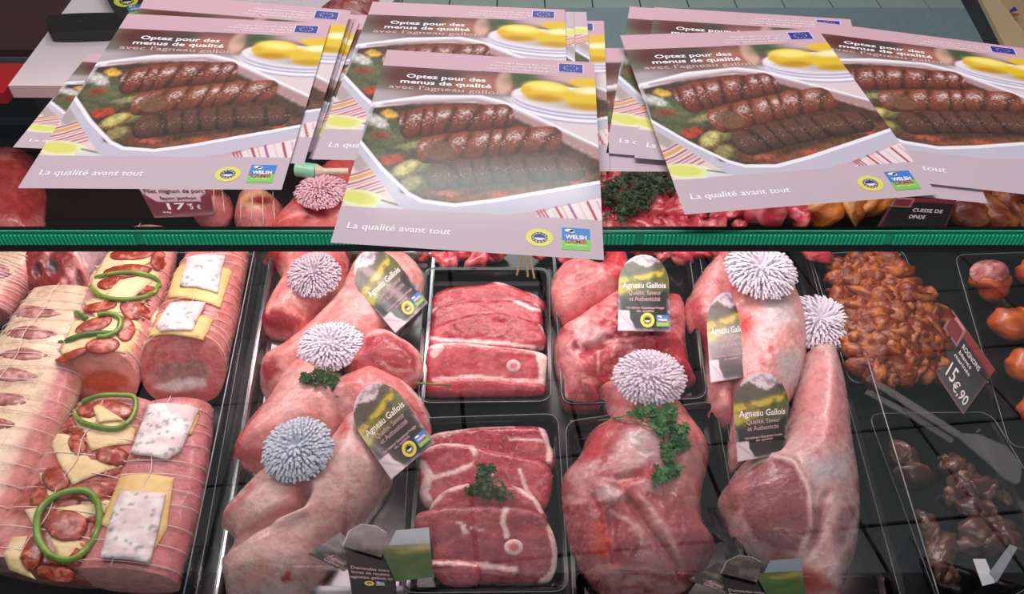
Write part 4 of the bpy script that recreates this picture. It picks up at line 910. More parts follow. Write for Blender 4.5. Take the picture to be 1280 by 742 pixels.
b6 = lamb('lamb_haunch', [(430, 520), (446, 505), (462, 512), (474, 540), (488, 584), (484, 600), (455, 640), (415, 690), (366, 748), (288, 748), (276, 720), (270, 692), (275, 676), (288, 668), (272, 652), (278, 636), (300, 612), (322, 590), (345, 576), (380, 578), (410, 548)], (218, 184, 176),
    [('noise', (206, 140, 134), 60, 40, .55, .15, .6, 15), ('line', z7([(105, 560), (160, 530), (230, 480), (340, 425), (410, 395), (430, 340)]), 5, (176, 96, 98), 5, 1), ('ell', (372, 612, 20, 10, -30), (190, 110, 108), 8, 3), ('poly', z7([(335, 675), (375, 655), (380, 690), (345, 700)]), (186, 70, 66), 2, 2), ('poly', z7([(585, 55), (560, 150), (600, 110)]), (214, 60, 70), 5, 1), ('line', z7([(130, 440), (230, 330)]), 6, (206, 120, 114), 4, 3), ('line', z7([(200, 700), (280, 640)]), 20, (226, 160, 150), 10, 4)],
    0.085, 'big pale lamb leg in front with a deep fold and a bluish white frill', seed=11, dents=[(z7([(105, 560), (160, 530), (230, 480), (340, 425), (410, 395), (430, 340)]), 6, -.026), (z7([(430, 340), (420, 260)]), 6, -.008), (z7([(140, 540), (100, 600)]), 6, -.008), (z7([(330, 450), (420, 420)]), 9, .007)], rough=0.002, rs=0.05)

def frill(cx, cy, rpx, S, label, seed, squash=(1, 1, 0), tiltpx=(0, 0), dome=0.55, n=230, frame=DECK, lift=0.004, loops=0.017, col=None, open_=0.0):
    c = on(frame, cx, cy+rpx*0.15, S, lift); r0 = rpx/ (frame.proj(np.array([[c[0]+0.1, c[1], c[2]]]))[0][0]-frame.proj(np.array([[c[0], c[1], c[2]]]))[0][0])*0.1
    r = root('paper_frill', frame, c, label, 'paper frill', 'white paper frills on the lamb legs')
    rr = random.Random(seed); b = MB(); core = r0*0.72; n = int(n)
    sx, sy, sa = squash; ca, sn = math.cos(R(sa)), math.sin(R(sa))
    def sq(p):
        x, y, z = p; u, v = x*ca+y*sn, -x*sn+y*ca; u *= sx; v *= sy; return np.array([c[0]+u*ca-v*sn, c[1]+u*sn+v*ca, c[2]+z])
    core = r0*0.70; dome *= .85
    rows = [(0.05, 7), (0.15, 14), (0.26, 22), (0.37, 30), (0.48, 37), (0.59, 43), (0.71, 48), (0.83, 52), (0.95, 54)]
    for (f, cnt) in rows:
        for k in range(cnt):
            a = 2*math.pi*(k+rr.uniform(-.16, .16)+f*3)/cnt; ph = f*R(88)+rr.uniform(-.06, .06)
            d = np.array([math.cos(a)*math.sin(ph), math.sin(a)*math.sin(ph), math.cos(ph)*dome]); o_ = d*core*np.array([1, 1, 1.0])
            rad = np.array([math.cos(a), math.sin(a), 0]); up = d/np.linalg.norm(d); L = loops*(0.72+0.28*f)*rr.uniform(.88, 1.12)
            side = np.array([-math.sin(a+rr.uniform(-.4, .4)), math.cos(a), 0]); w = 0.00165*rr.uniform(.8, 1.15)
            dirn = up*0.22+rad*(0.85+open_)+np.array([0, 0, .16+.55*(1-f)**2]); dirn /= np.linalg.norm(dirn); cr = np.cross(side, dirn)
            sw = rr.uniform(-.14, .14)+.35; dirn = dirn+side*sw*0.5
            P = []
            for t, off in ((0, -.5), (.45, -1), (.85, -.9), (1.02, -.15), (.9, .7), (.5, 1), (.05, .5)): P.append(o_+dirn*L*t+cr*off*L*0.20)
            V = []; 
            for p in P: V += [sq(p-side*w), sq(p+side*w)]
            b.add(V, [(2*i, 2*i+1, 2*i+3, 2*i+2) for i in range(6)])
    o = b.make('paper_loops', col or LOOP, frame, r, smooth=False); tag(o, kind='stuff')
    V = []; Fc = []
    for i in range(7):
        for k in range(20):
            ph = i/6*R(95); V.append(sq(np.array([math.cos(2*math.pi*k/20)*math.sin(ph)*core, math.sin(2*math.pi*k/20)*math.sin(ph)*core, math.cos(ph)*core*dome])))
    for i in range(6):
        for k in range(20): Fc.append((i*20+k, (i+1)*20+k, (i+1)*20+(k+1) % 20, i*20+(k+1) % 20))
    mk('paper_cap', V, Fc, mat('frill_core', (236, 230, 240), 0.7), frame, r); return r
frill(394, 343, 31, srf(b1), 'crushed heart-shaped white frill on the rearmost lamb shoulder', 1, (0.95, 1.1, 20), loops=0.016, dome=.5, col=mat('frill_grey', (206, 190, 202), 0.7))
frill(415, 431, 37, srf(b2), 'white paper frill in the middle of the steel tray, above the parsley', 2, (1.06, .96, 0), loops=0.016)
frill(374, 560, 40, (lambda u, v: np.maximum(srf(b6)(u, v), srf(b4)(u, v))*0+.082), 'bluish white paper frill on the big front lamb leg', 3, (1, 1.04, 0), loops=0.0165, col=mat('frill_blue', (206, 220, 234), 0.6))

# ---------------------------------------------------------------- labels
def hill_print(u, v, dim=1.0):
    X, Y = u*100, (1-v)*150
    L = [('poly', [(0, 24), (12, 20), (26, 12), (40, 20), (60, 26), (76, 14), (92, 12), (100, 22), (100, 60), (0, 60)], (92, 84, 70), 1.5, 2),
         ('poly', [(0, 42), (30, 40), (60, 34), (100, 26), (100, 90), (0, 90)], (98, 104, 52), 3, 4), ('poly', [(0, 48), (40, 44), (70, 36), (92, 32), (86, 44), (50, 52), (0, 60)], (196, 182, 60), 2, 2),
         ('poly', [(0, 62), (46, 58), (40, 68), (0, 84)], (178, 172, 58), 3, 3), ('noise', (60, 62, 36), 12, 5, .6, .06, .6, 4),
         ('poly', [(0, 86), (100, 74), (100, 150), (0, 150)], (44, 40, 40), 8, 3), ('poly', [(0, 112), (22, 112), (24, 128), (36, 150), (0, 150)], (216, 208, 214), .7, 0), ('line', [(4, 118), (34, 148)], 3, (176, 168, 176), 2, 0)]
    return paint(X, Y, (222, 208, 218), L)
ARCH = [(0, 0), (1, 0), (1, 0.62)]+[(0.5+0.5*math.cos(t), 0.62+0.38*math.sin(t)) for t in np.linspace(0.12, math.pi-0.12, 14)]+[(0, 0.62)]
def hill_label(c, S, label, lift=0.004, hh=None, low=True, fold=True):
    if hh is None:
        A = [on(DECK, c[i][0], c[i][1], S, lift) for i in (0, 1, 3)]
        cen = on(DECK, sum(p[0] for p in c)/4, sum(p[1] for p in c)/4, S, lift)
        hs = [a[2] for a in A]; mid = (hs[1]+hs[2])/2; add = max(0, cen[2]-mid); hs = [h+add for h in hs]
    else: hs = hh
    hf = lambda u, v: hs[0]+(hs[1]-hs[0])*u+(hs[2]-hs[0])*(1-v)-0.004*(2*u-1)**2
    sh = Sheet(DECK, c, hf); cc = sh.map(.5, .5); r = root('hill_label', DECK, (cc[0], cc[1], float(cc[2])-0.001), label, 'label', 'arched hill labels on the lamb')
    out_sheet('label_card', sh, ARCH, hill_print, CARD, r, -0.0006, 0.0, 0.022)
    z = 0.0006
    lettering(sh, [('Agneau Gallois', .08, .94, .545, .105)], WHITE, r, z, 'title_lettering', bold=.012)
    lettering(sh, [('Qualité, Saveur', .20, .84, .455, .085), ('et Authenticité', .22, .82, .375, .085)], PALEINK, r, z, 'subtitle_lettering', bold=.0)
    lettering(sh, [('Une Indication Géographique Protégée', .16, .90, .275, .042), ('de qualité', .36, .70, .235, .042)], PALEINK, r, z, 'small_lettering')
    if low: seal(sh, .57, .135, .135, .09, r, z, True); sqlogo(sh, .74, .06, .97, .20, r, z)
    return r
hill_label([(428, 338), (474, 297), (535, 378), (494, 416)], srf(b2), 'arched hill label on the rear lamb leg, its corner curled over the tray edge', hh=[.082, .082, .056])
hill_label([(427, 509), (481, 463), (543, 553), (489, 599)], srf(b5), 'arched hill label on the lamb joint beside the blue-white frill', hh=[.088, .086, .07])

# ================================================================ SLICES
def slice_(pts, col, layers, bone=None, base=None, thick=0.012, label='', seed=1, group='raw lamb slices in the two black trays', fat=()):
    lay = [('noise', (206, 96, 100), 22, 8, .57, .10, .5, seed), ('vein', (226, 146, 144), 30, 10, .016, .45, seed+3), ('noise', (146, 34, 46), 26, 12, .62, .1, .5, seed+5)]+layers
    for f in fat: lay.append(('line', f[0], f[1]*1.35, (250, 216, 210), 1.1, 1.6))
    o = slab('lamb_slice', pts, col, lay, thick, base=base, edge=0.45, Rr=0.007, res=0.003, seed=seed, rough=0.0016, rs=0.014, frac=.7, smooth=3)
    tag(o, label, 'meat slice', group)
    if bone:
        x, y, rx = bone; S = srf(o)
        slab('bone_ring', ellpts(x, y, rx, rx*0.85, 0, 12), (240, 206, 202), [('ell', (x, y, rx*.55, rx*.45, 0), (222, 120, 116), 1.2, 0)], 0.003, base=lambda u, v: S(u, v)-.0008, edge=.4, Rr=.003, res=.0022, parent=o, rough=.0003, sm=2)
    return o
z8 = lambda L_: [(500+x/1.677, 300+y/1.677) for x, y in L_]
def bp(y0, h0, y1, h1, x=610): return plane_px(DECK, (x-50, y0), h0, (x+50, y0), h0, (x, y1), h1)
SC_ = (172, 36, 52)
slice_(z8([(64, 122), (100, 98), (170, 92), (205, 85), (250, 100), (292, 118), (290, 150), (70, 165)]), SC_, [], None, bp(400, .004, 350, .010), label='rearmost raw lamb slice in the farther black tray', seed=1, fat=[(z8([(200, 86), (260, 100), (292, 120)]), 3)])
slice_(z8([(64, 160), (75, 138), (130, 126), (200, 124), (275, 126), (296, 146), (290, 190), (200, 205), (65, 215)]), SC_, [], None, bp(430, .008, 375, .020), label='second raw lamb slice from the back in the farther black tray', seed=2, fat=[(z8([(66, 150), (78, 136), (130, 124), (200, 121), (275, 123), (298, 140)]), 3.2), (z8([(240, 126), (270, 140), (296, 148)]), 3)])
slice_(z8([(60, 205), (70, 180), (140, 155), (210, 148), (285, 170), (302, 190), (300, 225), (180, 240), (62, 245)]), SC_, [], None, bp(450, .012, 390, .028), label='third raw lamb slice from the back in the farther black tray', seed=3, fat=[(z8([(70, 176), (140, 152), (210, 146), (290, 168), (302, 190)]), 2.6), (z8([(62, 206), (140, 210), (220, 216), (300, 228)]), 3)])
slice_(z8([(54, 245), (66, 218), (120, 213), (210, 222), (298, 234), (308, 262), (304, 316), (290, 322), (150, 320), (60, 318), (50, 296)]), (186, 50, 64), [('noise', (206, 110, 112), 14, 6, .55, .08, .5, 33)], (237+0.0-237+500+238/1.677-500+0, 0, 0) and None or (641.9, 456.8, 9), bp(495, .006, 430, .034), label='front raw lamb slice with round bone in the farther black tray', seed=4,
    fat=[(z8([(56, 222), (70, 216), (130, 214), (220, 222), (300, 234)]), 4), (z8([(296, 236), (303, 270), (298, 316)]), 10), (z8([(64, 218), (84, 224), (72, 238)]), 7), (z8([(70, 290), (150, 284), (230, 292), (292, 296)]), 2), (z8([(140, 286), (190, 292)]), 4)])
slice_(z8([(54, 305), (70, 292), (150, 285), (230, 292), (296, 298), (292, 322), (150, 325), (60, 324)]), (188, 56, 68), [], None, bp(496, .012, 475, .022), thick=.01, label='narrow strip of lamb slice at the front of the farther black tray', seed=5, fat=[(z8([(70, 292), (150, 285), (230, 292), (296, 298)]), 2)])
SD = (166, 48, 62)
slice_(z8([(56, 412), (150, 392), (240, 388), (300, 392), (314, 425), (316, 480), (60, 480)]), SD, [], None, bp(590, .004, 535, .014), label='rearmost raw lamb slice in the nearer black tray', seed=6, fat=[(z8([(56, 412), (150, 392), (240, 388)]), 2.5), (z8([(296, 392), (314, 430), (312, 460)]), 5), (z8([(230, 416), (300, 420)]), 2)])
slice_(z8([(40, 470), (46, 440), (90, 424), (150, 428), (200, 440), (260, 452), (314, 475), (316, 530), (290, 565), (180, 562), (62, 560), (38, 525)]), (180, 66, 78), [], (611, 592, 7), bp(640, .010, 560, .024), label='broad raw lamb slice under the parsley in the nearer black tray', seed=7,
    fat=[(z8([(44, 440), (90, 424), (150, 430), (158, 448)]), 4), (z8([(46, 470), (60, 495), (50, 530), (62, 556)]), 8), (z8([(60, 500), (110, 486), (150, 470)]), 4), (z8([(250, 480), (280, 560)]), 3)])
slice_(z8([(62, 560), (90, 525), (140, 508), (210, 506), (270, 526), (298, 560), (290, 590), (80, 590)]), (178, 74, 86), [], None, bp(660, .018, 600, .034), label='middle raw lamb slice just in front of the parsley', seed=8, fat=[(z8([(62, 562), (90, 527), (140, 510)]), 4), (z8([(240, 512), (284, 544), (298, 568)]), 5)])
slice_(z8([(32, 598), (36, 572), (80, 560), (150, 554), (220, 556), (286, 566), (316, 600), (330, 650), (322, 700), (292, 716), (180, 716), (96, 716), (72, 680), (66, 640), (42, 622)]), (150, 66, 78), [('noise', (176, 96, 104), 20, 10, .55, .1, .5, 40)], (642, 683.5, 12), bp(728, .010, 640, .038), label='front raw lamb slice with a big round bone in the nearer black tray', seed=9,
    fat=[(z8([(222, 560), (214, 590), (224, 620)]), 5), (z8([(316, 604), (330, 650), (322, 700), (300, 716)]), 8), (z8([(130, 600), (138, 612)]), 4), (z8([(80, 692), (150, 678), (240, 690)]), 5), (z8([(120, 592), (180, 610)]), 1.5)])
slice_(z8([(66, 668), (160, 676), (160, 720), (90, 718)]), (150, 70, 80), [], None, bp(730, .020, 700, .026), thick=.01, label='small corner of lamb slice at the front left of the nearer black tray', seed=10, fat=[(z8([(70, 676), (160, 680)]), 3)])

# ================================================================ SHOULDER + LEGS (right of centre)
z1 = lambda L_: [(670+x/3.227, 290+y/3.227) for x, y in L_]
z2 = lambda L_: [(680+x/2.833, 480+y/2.833) for x, y in L_]
z3 = lambda L_: [(850+x/1.642, 290+y/1.642) for x, y in L_]
s0 = lamb('lamb_shoulder', z1([(50, 225), (70, 160), (120, 118), (200, 110), (262, 128), (285, 60), (350, 50), (385, 120), (400, 200), (330, 260), (220, 320), (110, 360), (70, 320)]), (214, 112, 116),
    [('line', z1([(60, 210), (150, 190), (260, 150)]), 5, (236, 170, 164), 4, 3), ('ell', (*z1([(120, 260)])[0], 20, 14, 30), (232, 150, 146), 8, 4), ('poly', z1([(270, 70), (350, 55), (370, 110), (330, 200), (270, 150)]), (200, 60, 66), 4, 3)],
    0.06, fatty=.4, label='rear lobe of the boned lamb shoulder behind the arched label', cat='lamb', seed=21, dents=[(z1([(70, 210), (160, 200), (250, 160)]), 5, -.005)])
s1 = lamb('lamb_shoulder', z1([(75, 420), (100, 370), (180, 320), (260, 270), (330, 215), (420, 200), (530, 240), (600, 262), (608, 400), (620, 500), (652, 575), (600, 600), (450, 660), (270, 620), (262, 684), (120, 680), (98, 600), (72, 500)]), (184, 58, 70),
    [('noise', (226, 150, 148), 20, 9, .58, .05, .8, 14), ('ell', (*z1([(215, 410)])[0], 19, 13, 10), (222, 168, 168), 5, 3), ('ell', (*z1([(190, 360)])[0], 12, 6, -20), (240, 190, 180), 3, 2), ('poly', z1([(75, 430), (130, 400), (170, 480), (160, 600), (110, 680), (85, 560)]), (220, 140, 140), 7, 5), ('poly', z1([(380, 400), (500, 420), (560, 400), (640, 560), (560, 600), (480, 560)]), (186, 50, 66), 6, 4),
     ('line', z1([(160, 490), (190, 470), (170, 440)]), 4, (240, 190, 186), 2, 2), ('line', z1([(560, 300), (600, 300), (606, 400)]), 14, (228, 140, 140), 7, 3), ('line', z1([(250, 480), (250, 560)]), 3, (236, 180, 176), 2, 2), ('line', z1([(280, 440), (400, 430)]), 4, (236, 170, 168), 3, 3)],
    0.065, 'boned red lamb shoulder in the black tray right of centre', 'lamb', fatty=.1, seed=22, rough=.009, rs=.02, dents=[(z1([(160, 460), (200, 470), (260, 450)]), 5, -.01), (z1([(260, 440), (340, 400), (430, 410)]), 5, -.007), (z1([(110, 560), (140, 680)]), 4, -.006), (z1([(300, 560), (360, 480)]), 5, -.008), (z1([(400, 420), (560, 440)]), 5, .006)])
hill_label([(774, 318), (835, 318), (838, 414), (772, 413)], srf(s1), 'arched hill label on the red boned shoulder in the black tray', lift=0.006)
g1 = lamb('lamb_haunch', z2([(190, 0), (205, -15), (240, -20), (400, -30), (470, 30), (520, 100), (588, 195), (585, 280), (565, 360), (570, 470), (618, 560), (560, 650), (480, 720), (250, 728), (190, 700), (110, 600), (70, 480), (58, 360), (75, 295), (130, 230), (165, 150), (235, 100)]), (172, 78, 84),
    [('poly', z2([(200, -20), (400, -30), (560, 160), (590, 220), (400, 160), (240, 100)]), (226, 136, 132), 6, 4), ('poly', z2([(250, 230), (300, 170), (400, 180), (420, 260), (340, 290), (280, 300)]), (206, 178, 176), 12, 6), ('poly', z2([(290, 180), (330, 160), (380, 175), (340, 240)]), (186, 196, 190), 10, 4, .6),
     ('poly', z2([(180, 150), (240, 150), (200, 260), (140, 260)]), (196, 72, 82), 8, 4), ('poly', z2([(300, 320), (380, 290), (400, 340), (300, 350)]), (182, 62, 72), 8, 3), ('ell', (*z2([(228, 385)])[0], 16, 10, 0), (216, 186, 182), 3, 2), ('ell', (*z2([(290, 347)])[0], 9, 5, 0), (204, 84, 74), 3, 2),
     ('poly', z2([(120, 280), (180, 290), (180, 380), (130, 400), (80, 340)]), (214, 150, 146), 10, 6), ('noise', (226, 176, 172), 30, 12, .60, .05, .6, 24), ('poly', z2([(200, 430), (300, 460), (340, 620), (250, 620), (180, 520)]), (160, 62, 72), 10, 6), ('poly', z2([(160, 500), (200, 480), (240, 560), (220, 640), (170, 580)]), (196, 72, 62), 8, 4),
     ('poly', z2([(340, 480), (430, 500), (480, 640), (360, 670)]), (186, 118, 124), 10, 5), ('line', z2([(240, 450), (330, 500), (350, 560)]), 4, (216, 166, 162), 3, 2), ('line', z2([(300, 400), (400, 540), (480, 650)]), 4, (150, 60, 66), 3, 2), ('line', z2([(340, 390), (440, 520), (490, 640)]), 5, (214, 160, 160), 3, 3), ('line', z2([(190, 660), (330, 650), (460, 670)]), 5, (220, 160, 152), 3, 3),
     ('poly', z2([(430, 230), (590, 200), (560, 380), (470, 370)]), (204, 140, 142), 12, 6), ('line', z2([(530, 330), (570, 400), (575, 480)]), 8, (220, 120, 112), 3, 3), ('poly', z2([(430, 400), (560, 420), (610, 560), (500, 640)]), (172, 92, 100), 12, 5)],
    0.085, 'lamb leg with a round white frill and parsley, the front one right of centre', fatty=.15, seed=23, rough=.006, rs=.03, dents=[(z2([(300, 400), (400, 540), (480, 650)]), 6, -.010), (z2([(260, 370), (180, 400), (190, 430)]), 6, -.006), (z2([(228, 385)]) * 2, 8, .008), (z2([(240, 440), (250, 620)]), 6, -.006), (z2([(120, 560), (130, 640)]), 5, -.006), (z2([(270, 330), (340, 320)]), 6, -.006), (z2([(440, 120), (470, 240), (450, 370)]), 8, -.006)])
frill(811, 470, 42, (lambda u, v: np.maximum(srf(g1)(u, v), srf(s1)(u, v)*0+.075)), 'round white spiral frill in front of the red boned shoulder', 4, (1.04, .95, 0), loops=0.0165)
# rear long legs
e0 = lamb('lamb_haunch', z3([(12, 150), (25, 110), (60, 60), (90, 45), (105, 100), (112, 240), (112, 380), (90, 392), (62, 372), (50, 300), (52, 230), (20, 190)]), (222, 142, 140), [('poly', z3([(15, 150), (40, 130), (60, 200), (30, 200)]), (190, 90, 94), 4, 3), ('poly', z3([(35, 190), (60, 210), (60, 280), (48, 260)]), (176, 50, 60), 4, 2)],
    0.055, 'slim pink lamb leg at the left of the long frilled legs, partly hidden', seed=31)
e1 = lamb('lamb_haunch', z3([(72, 50), (80, 10), (180, 8), (215, 60), (262, 170), (262, 260), (235, 330), (200, 380), (180, 420), (130, 470), (104, 470), (106, 380), (98, 300), (92, 200), (70, 130)]), (232, 170, 164),
    [('poly', z3([(72, 20), (110, 20), (110, 140), (78, 140)]), (220, 140, 140), 6, 3), ('ell', (*z3([(130, 110)])[0], 14, 16, 0), (214, 84, 84), 8, 4), ('ell', (*z3([(134, 190)])[0], 12, 14, 0), (216, 92, 88), 8, 4), ('ell', (*z3([(168, 268)])[0], 4, 8, 0), (200, 70, 66), 3, 1), ('ell', (*z3([(186, 235)])[0], 3, 6, 0), (200, 70, 66), 3, 1), ('poly', z3([(200, 250), (262, 230), (250, 320), (210, 330)]), (206, 200, 196), 10, 3), ('line', z3([(105, 40), (108, 160)]), 3, (196, 84, 84), 3, 1), ('poly', z3([(160, 120), (230, 140), (240, 180), (190, 200)]), (212, 196, 196), 8, 3)],
    0.075, 'long pale lamb leg behind, with a ragged white frill at the top', seed=32)
g2 = lamb('lamb_haunch', z3([(262, 240), (290, 228), (325, 240), (350, 330), (362, 430), (376, 520), (374, 620), (350, 700), (330, 745), (280, 748), (235, 690), (160, 655), (118, 620), (100, 575), (84, 540), (105, 500), (140, 455), (190, 420), (225, 380), (245, 310)]), (214, 176, 172),
    [('poly', z3([(150, 480), (190, 458), (235, 475), (262, 530), (268, 600), (240, 655), (190, 650), (150, 620), (128, 580), (130, 530)]), (150, 76, 82), 4, 3), ('poly', z3([(86, 540), (105, 500), (140, 500), (135, 560), (112, 580)]), (184, 112, 112), 5, 3), ('line', z3([(150, 478), (190, 456), (238, 474), (266, 530), (270, 600)]), 4, (232, 204, 200), 3, 1),
     ('poly', z3([(240, 330), (290, 250), (340, 320), (350, 420), (260, 440)]), (222, 150, 150), 10, 5), ('line', z3([(318, 540), (300, 600), (268, 680)]), 7, (230, 206, 200), 4, 2), ('line', z3([(372, 560), (340, 640), (310, 700)]), 6, (226, 200, 196), 4, 2), ('poly', z3([(270, 560), (310, 560), (290, 640), (262, 660)]), (168, 110, 114), 6, 3), ('poly', z3([(330, 560), (366, 560), (340, 640), (310, 640)]), (172, 122, 126), 6, 3),
     ('poly', z3([(255, 470), (340, 460), (350, 500), (280, 520)]), (206, 198, 196), 10, 4), ('poly', z3([(200, 640), (250, 680), (330, 735), (270, 745), (180, 680)]), (196, 104, 98), 6, 4), ('ell', (*z3([(366, 520)])[0], 4, 8, 0), (196, 90, 86), 3, 1)],
    0.085, 'long lamb leg in front with its dark lean cut face and a looped frill', seed=33, rough=.002, rs=.04, dents=[(z3([(150, 470), (180, 455), (230, 470), (262, 520), (270, 610)]), 5, .004), (z3([(300, 540), (285, 620), (250, 680)]), 5, -.004)])
frill(949, 338, 36, srf(e1), 'ragged white paper frill on the rear long lamb leg', 5, (1, 1.05, 0), loops=0.023, open_=.3)
frill(1022, 400, 41, srf(g2), 'loosely looped white paper frill on the long front lamb leg', 6, (1.08, .92, 0), loops=0.023, dome=.6, open_=.5, lift=0.0)
hill_label([(881, 366), (934, 364), (938, 470), (888, 478)], srf(e0), 'narrow sight of a hill label between the slim leg and the long rear leg', hh=[.058, .058, .058], low=False)
hill_label([(913, 464), (988, 466), (982, 566), (922, 577)], srf(e1), 'arched hill label on the long rear leg, tucked behind the front leg', hh=[.079, .079, .073], low=False)
hill_label([(964, 340), (988, 340), (992, 392), (970, 396)], flat(0.05), 'dark hill label corner behind the ragged frill', lift=.0, hh=[.05, .05, .05])

# ================================================================ PARSLEY
def parsley(pts, S, label, stems=(), seed=1, n=90, size=0.006, lift=0.006, spread=4, m=None, group='parsley sprigs garnishing the meat'):
    c = on(DECK, *pts[len(pts)//2], S, 0); r = root('parsley_sprig', DECK, c, label, 'parsley', group); rr = random.Random(seed); b = MB()
    for i in range(n):
        p = pts[rr.randrange(len(pts))]; q = on(DECK, p[0]+rr.gauss(0, spread), p[1]+rr.gauss(0, spread*.8), S, lift*rr.uniform(.3, 1.8))
        a = rr.uniform(0, 6.28); k = 5; s = size*rr.uniform(.6, 1.3); tz = rr.uniform(-.6, .6); ty = rr.uniform(-.6, .6); V = [q]
        for j in range(2*k+1):
            t = a+(j/(2*k)-.5)*4.2; rad = s*(1 if j % 2 else .55)*rr.uniform(.85, 1.1); x, y = rad*math.cos(t), rad*math.sin(t); V.append(q+np.array([x, y, x*tz+y*ty+rr.uniform(0, .0016)]))
        b.add(V, [(0, j, j+1) for j in range(1, 2*k+1)])
    o = b.make('parsley_leaves', m or LEAF, DECK, r, smooth=False); tag(o, kind='stuff')
    for st in stems:
        P = smooth_path(st, 4); Q = [on(DECK, x, y, S, 0.004) for x, y in P]; b = MB(); b.tube(Q, 0.0011, 5); b.make('stem', STEM, DECK, r, smooth=True)
mx = lambda *ss: (lambda u, v: np.max([s(u, v) for s in ss], 0))
parsley([(385, 476), (395, 474), (408, 474), (420, 478), (430, 486), (436, 494), (402, 480), (415, 484)], mx(srf(b2), srf(b4)), 'dark parsley sprig below the second frill in the steel tray', [[(400, 474), (430, 468), (455, 470)]], 1, 130, .006)
parsley([(590, 618), (600, 610), (612, 606), (620, 618), (628, 624), (606, 622), (604, 598), (612, 592)], srf([o for o in bpy.data.objects if o.get('label', '').startswith('middle raw lamb slice')][0]), 'small dark parsley sprig in the middle of the nearer black tray', [[(608, 586), (606, 604)]], 2, 90, .006, lift=.012)
parsley([(800, 520), (812, 516), (822, 524), (835, 522), (848, 545), (852, 560), (832, 575), (828, 596), (838, 590), (846, 538), (826, 540), (840, 560)], srf(g1), 'bright green parsley sprig across the front lamb leg', [[(712, 528), (760, 526), (790, 520), (815, 530)], [(745, 526), (790, 528), (820, 540)], [(822, 520), (836, 570)]], 3, 190, .0075, spread=5, m=mat('parsley_fresh', (52, 116, 48), 0.5, var=.3, nscale=90))
b = MB(); b.tube([np.array([*DECK.pix(x, y, .05), .05]) for x, y in ((518, 478), (540, 480), (564, 481))], .0016, 6)
tag(b.make('parsley_twig', STEM, DECK, smooth=True), 'single green parsley stem reaching over the farther slice tray', 'stem')
# cut wooden stalks beside the rear of the slice tray
for k, (a, b2) in enumerate([((652, 318), (646, 344)), ((657, 318), (660, 346)), ((662, 318), (668, 348))]):
    b = MB(); b.tube([np.array([*DECK.pix(*a, .05), .05]), np.array([*DECK.pix(*b2, .03), .03])], .0017, 7)
    tag(b.make('thyme_stalk', mat('stalk', (140, 126, 74), 0.6), DECK), ['left one of three dry stalks hanging behind the farther slice tray', 'middle one of three dry stalks hanging behind the farther slice tray', 'right one of three dry stalks hanging behind the farther slice tray'][k], 'stalk', 'dry stalks')

# ================================================================ CHUNKS
def chunk_mesh(name, seed, flatn=.75):
    rr = np.random.default_rng(seed); import bmesh
    bm = bmesh.new(); bmesh.ops.create_icosphere(bm, subdivisions=3, radius=1.0); P = np.array([v.co[:] for v in bm.verts]); F_ = [tuple(v.index for v in f.verts) for f in bm.faces]; bm.free()
    r = 1+0.85*(fbm(P[:, 0]*1.5+seed*7, P[:, 1]*1.5+P[:, 2]*1.1+3, seed, 3)-.5)*1.8; V = P*r[:, None]*np.array([1, .8, flatn]); V *= 1+0.34*(fbm(P[:, 0]*3.2+9, P[:, 1]*3.2+P[:, 2]*2.6, seed+2)-.5)[:, None]
    return V, F_
ORD = ['first', 'second', 'third', 'fourth', 'fifth', 'sixth', 'seventh', 'eighth', 'ninth', 'tenth', 'eleventh', 'twelfth', 'thirteenth', 'fourteenth', 'fifteenth', 'sixteenth', 'seventeenth', 'eighteenth', 'nineteenth', 'twentieth', 'twenty-first']
def chunks(spots, S, name, label, cat, group, m, colf, size, seed, nv=6, labels=None):
    rr = random.Random(seed); meshes = []
    for k in range(nv):
        V, F_ = chunk_mesh(name, seed+k); X, Y = V[:, 0]*40+k*100, V[:, 1]*40+V[:, 2]*30; meshes.append(mesh_of(name, V, F_, m, colf(X, Y, k)))
    for i, sp in enumerate(spots):
        x, y = sp[0], sp[1]; s = size*(sp[2] if len(sp) > 2 else rr.uniform(.8, 1.25)); o = bpy.data.objects.new(name, meshes[i % nv]); COL.objects.link(o)
        z = sp[3] if len(sp) > 3 else None
        q = on(DECK, x, y, S, s*.45) if z is None else np.array([*DECK.pix(x, y, z), z])
        o.matrix_world = DECK.mat(q) @ Matrix.Rotation(rr.uniform(0, 6.28), 4, 'Z') @ Matrix.Rotation(rr.uniform(-.4, .4), 4, 'X') @ Matrix.Diagonal((s*rr.uniform(.9, 1.3), s, s*rr.uniform(.75, 1), 1))
        lab = labels[i] if labels else label
        if len(spots) <= 21 and not labels:
            k_ = sorted(range(len(spots)), key=lambda j: spots[j][0]).index(i); lab = f'{label}, {ORD[k_]} from the left of them'
        if len(spots) > 21:
            xs = sorted(s_[0] for s_ in spots); ys = sorted(s_[1] for s_ in spots); n3 = len(spots)//3
            gx = 0 if x < xs[n3] else 1 if x < xs[2*n3] else 2; gy = 0 if y < ys[n3] else 1 if y < ys[2*n3] else 2
            lab = label+', in the '+[['far left', 'far middle', 'far right'], ['middle left', 'very middle', 'middle right'], ['near left', 'near middle', 'near right']][gy][gx]+' of the heap'
        tag(o, lab, cat, group)
WET = mat('marinated_meat', attr=True, rough=0.38, bump=0.8, bscale=4.5, var=0.25, coat=0.15, nscale=2.5)
WETR = mat('wet_red_meat', attr=True, rough=0.28, bump=0.5, bscale=3, var=0.15, coat=0.4, nscale=2.5)
marin = lambda X, Y, k: paint(X, Y, (132, 52, 20), [('noise', (104, 38, 22), 22, 18, .52, .1, .8, 3+k), ('noise', (206, 128, 58), 16, 12, .58, .07, .7, 9+k), ('noise', (200, 130, 80), 20, 8, .68, .04, .5, 15+k)])
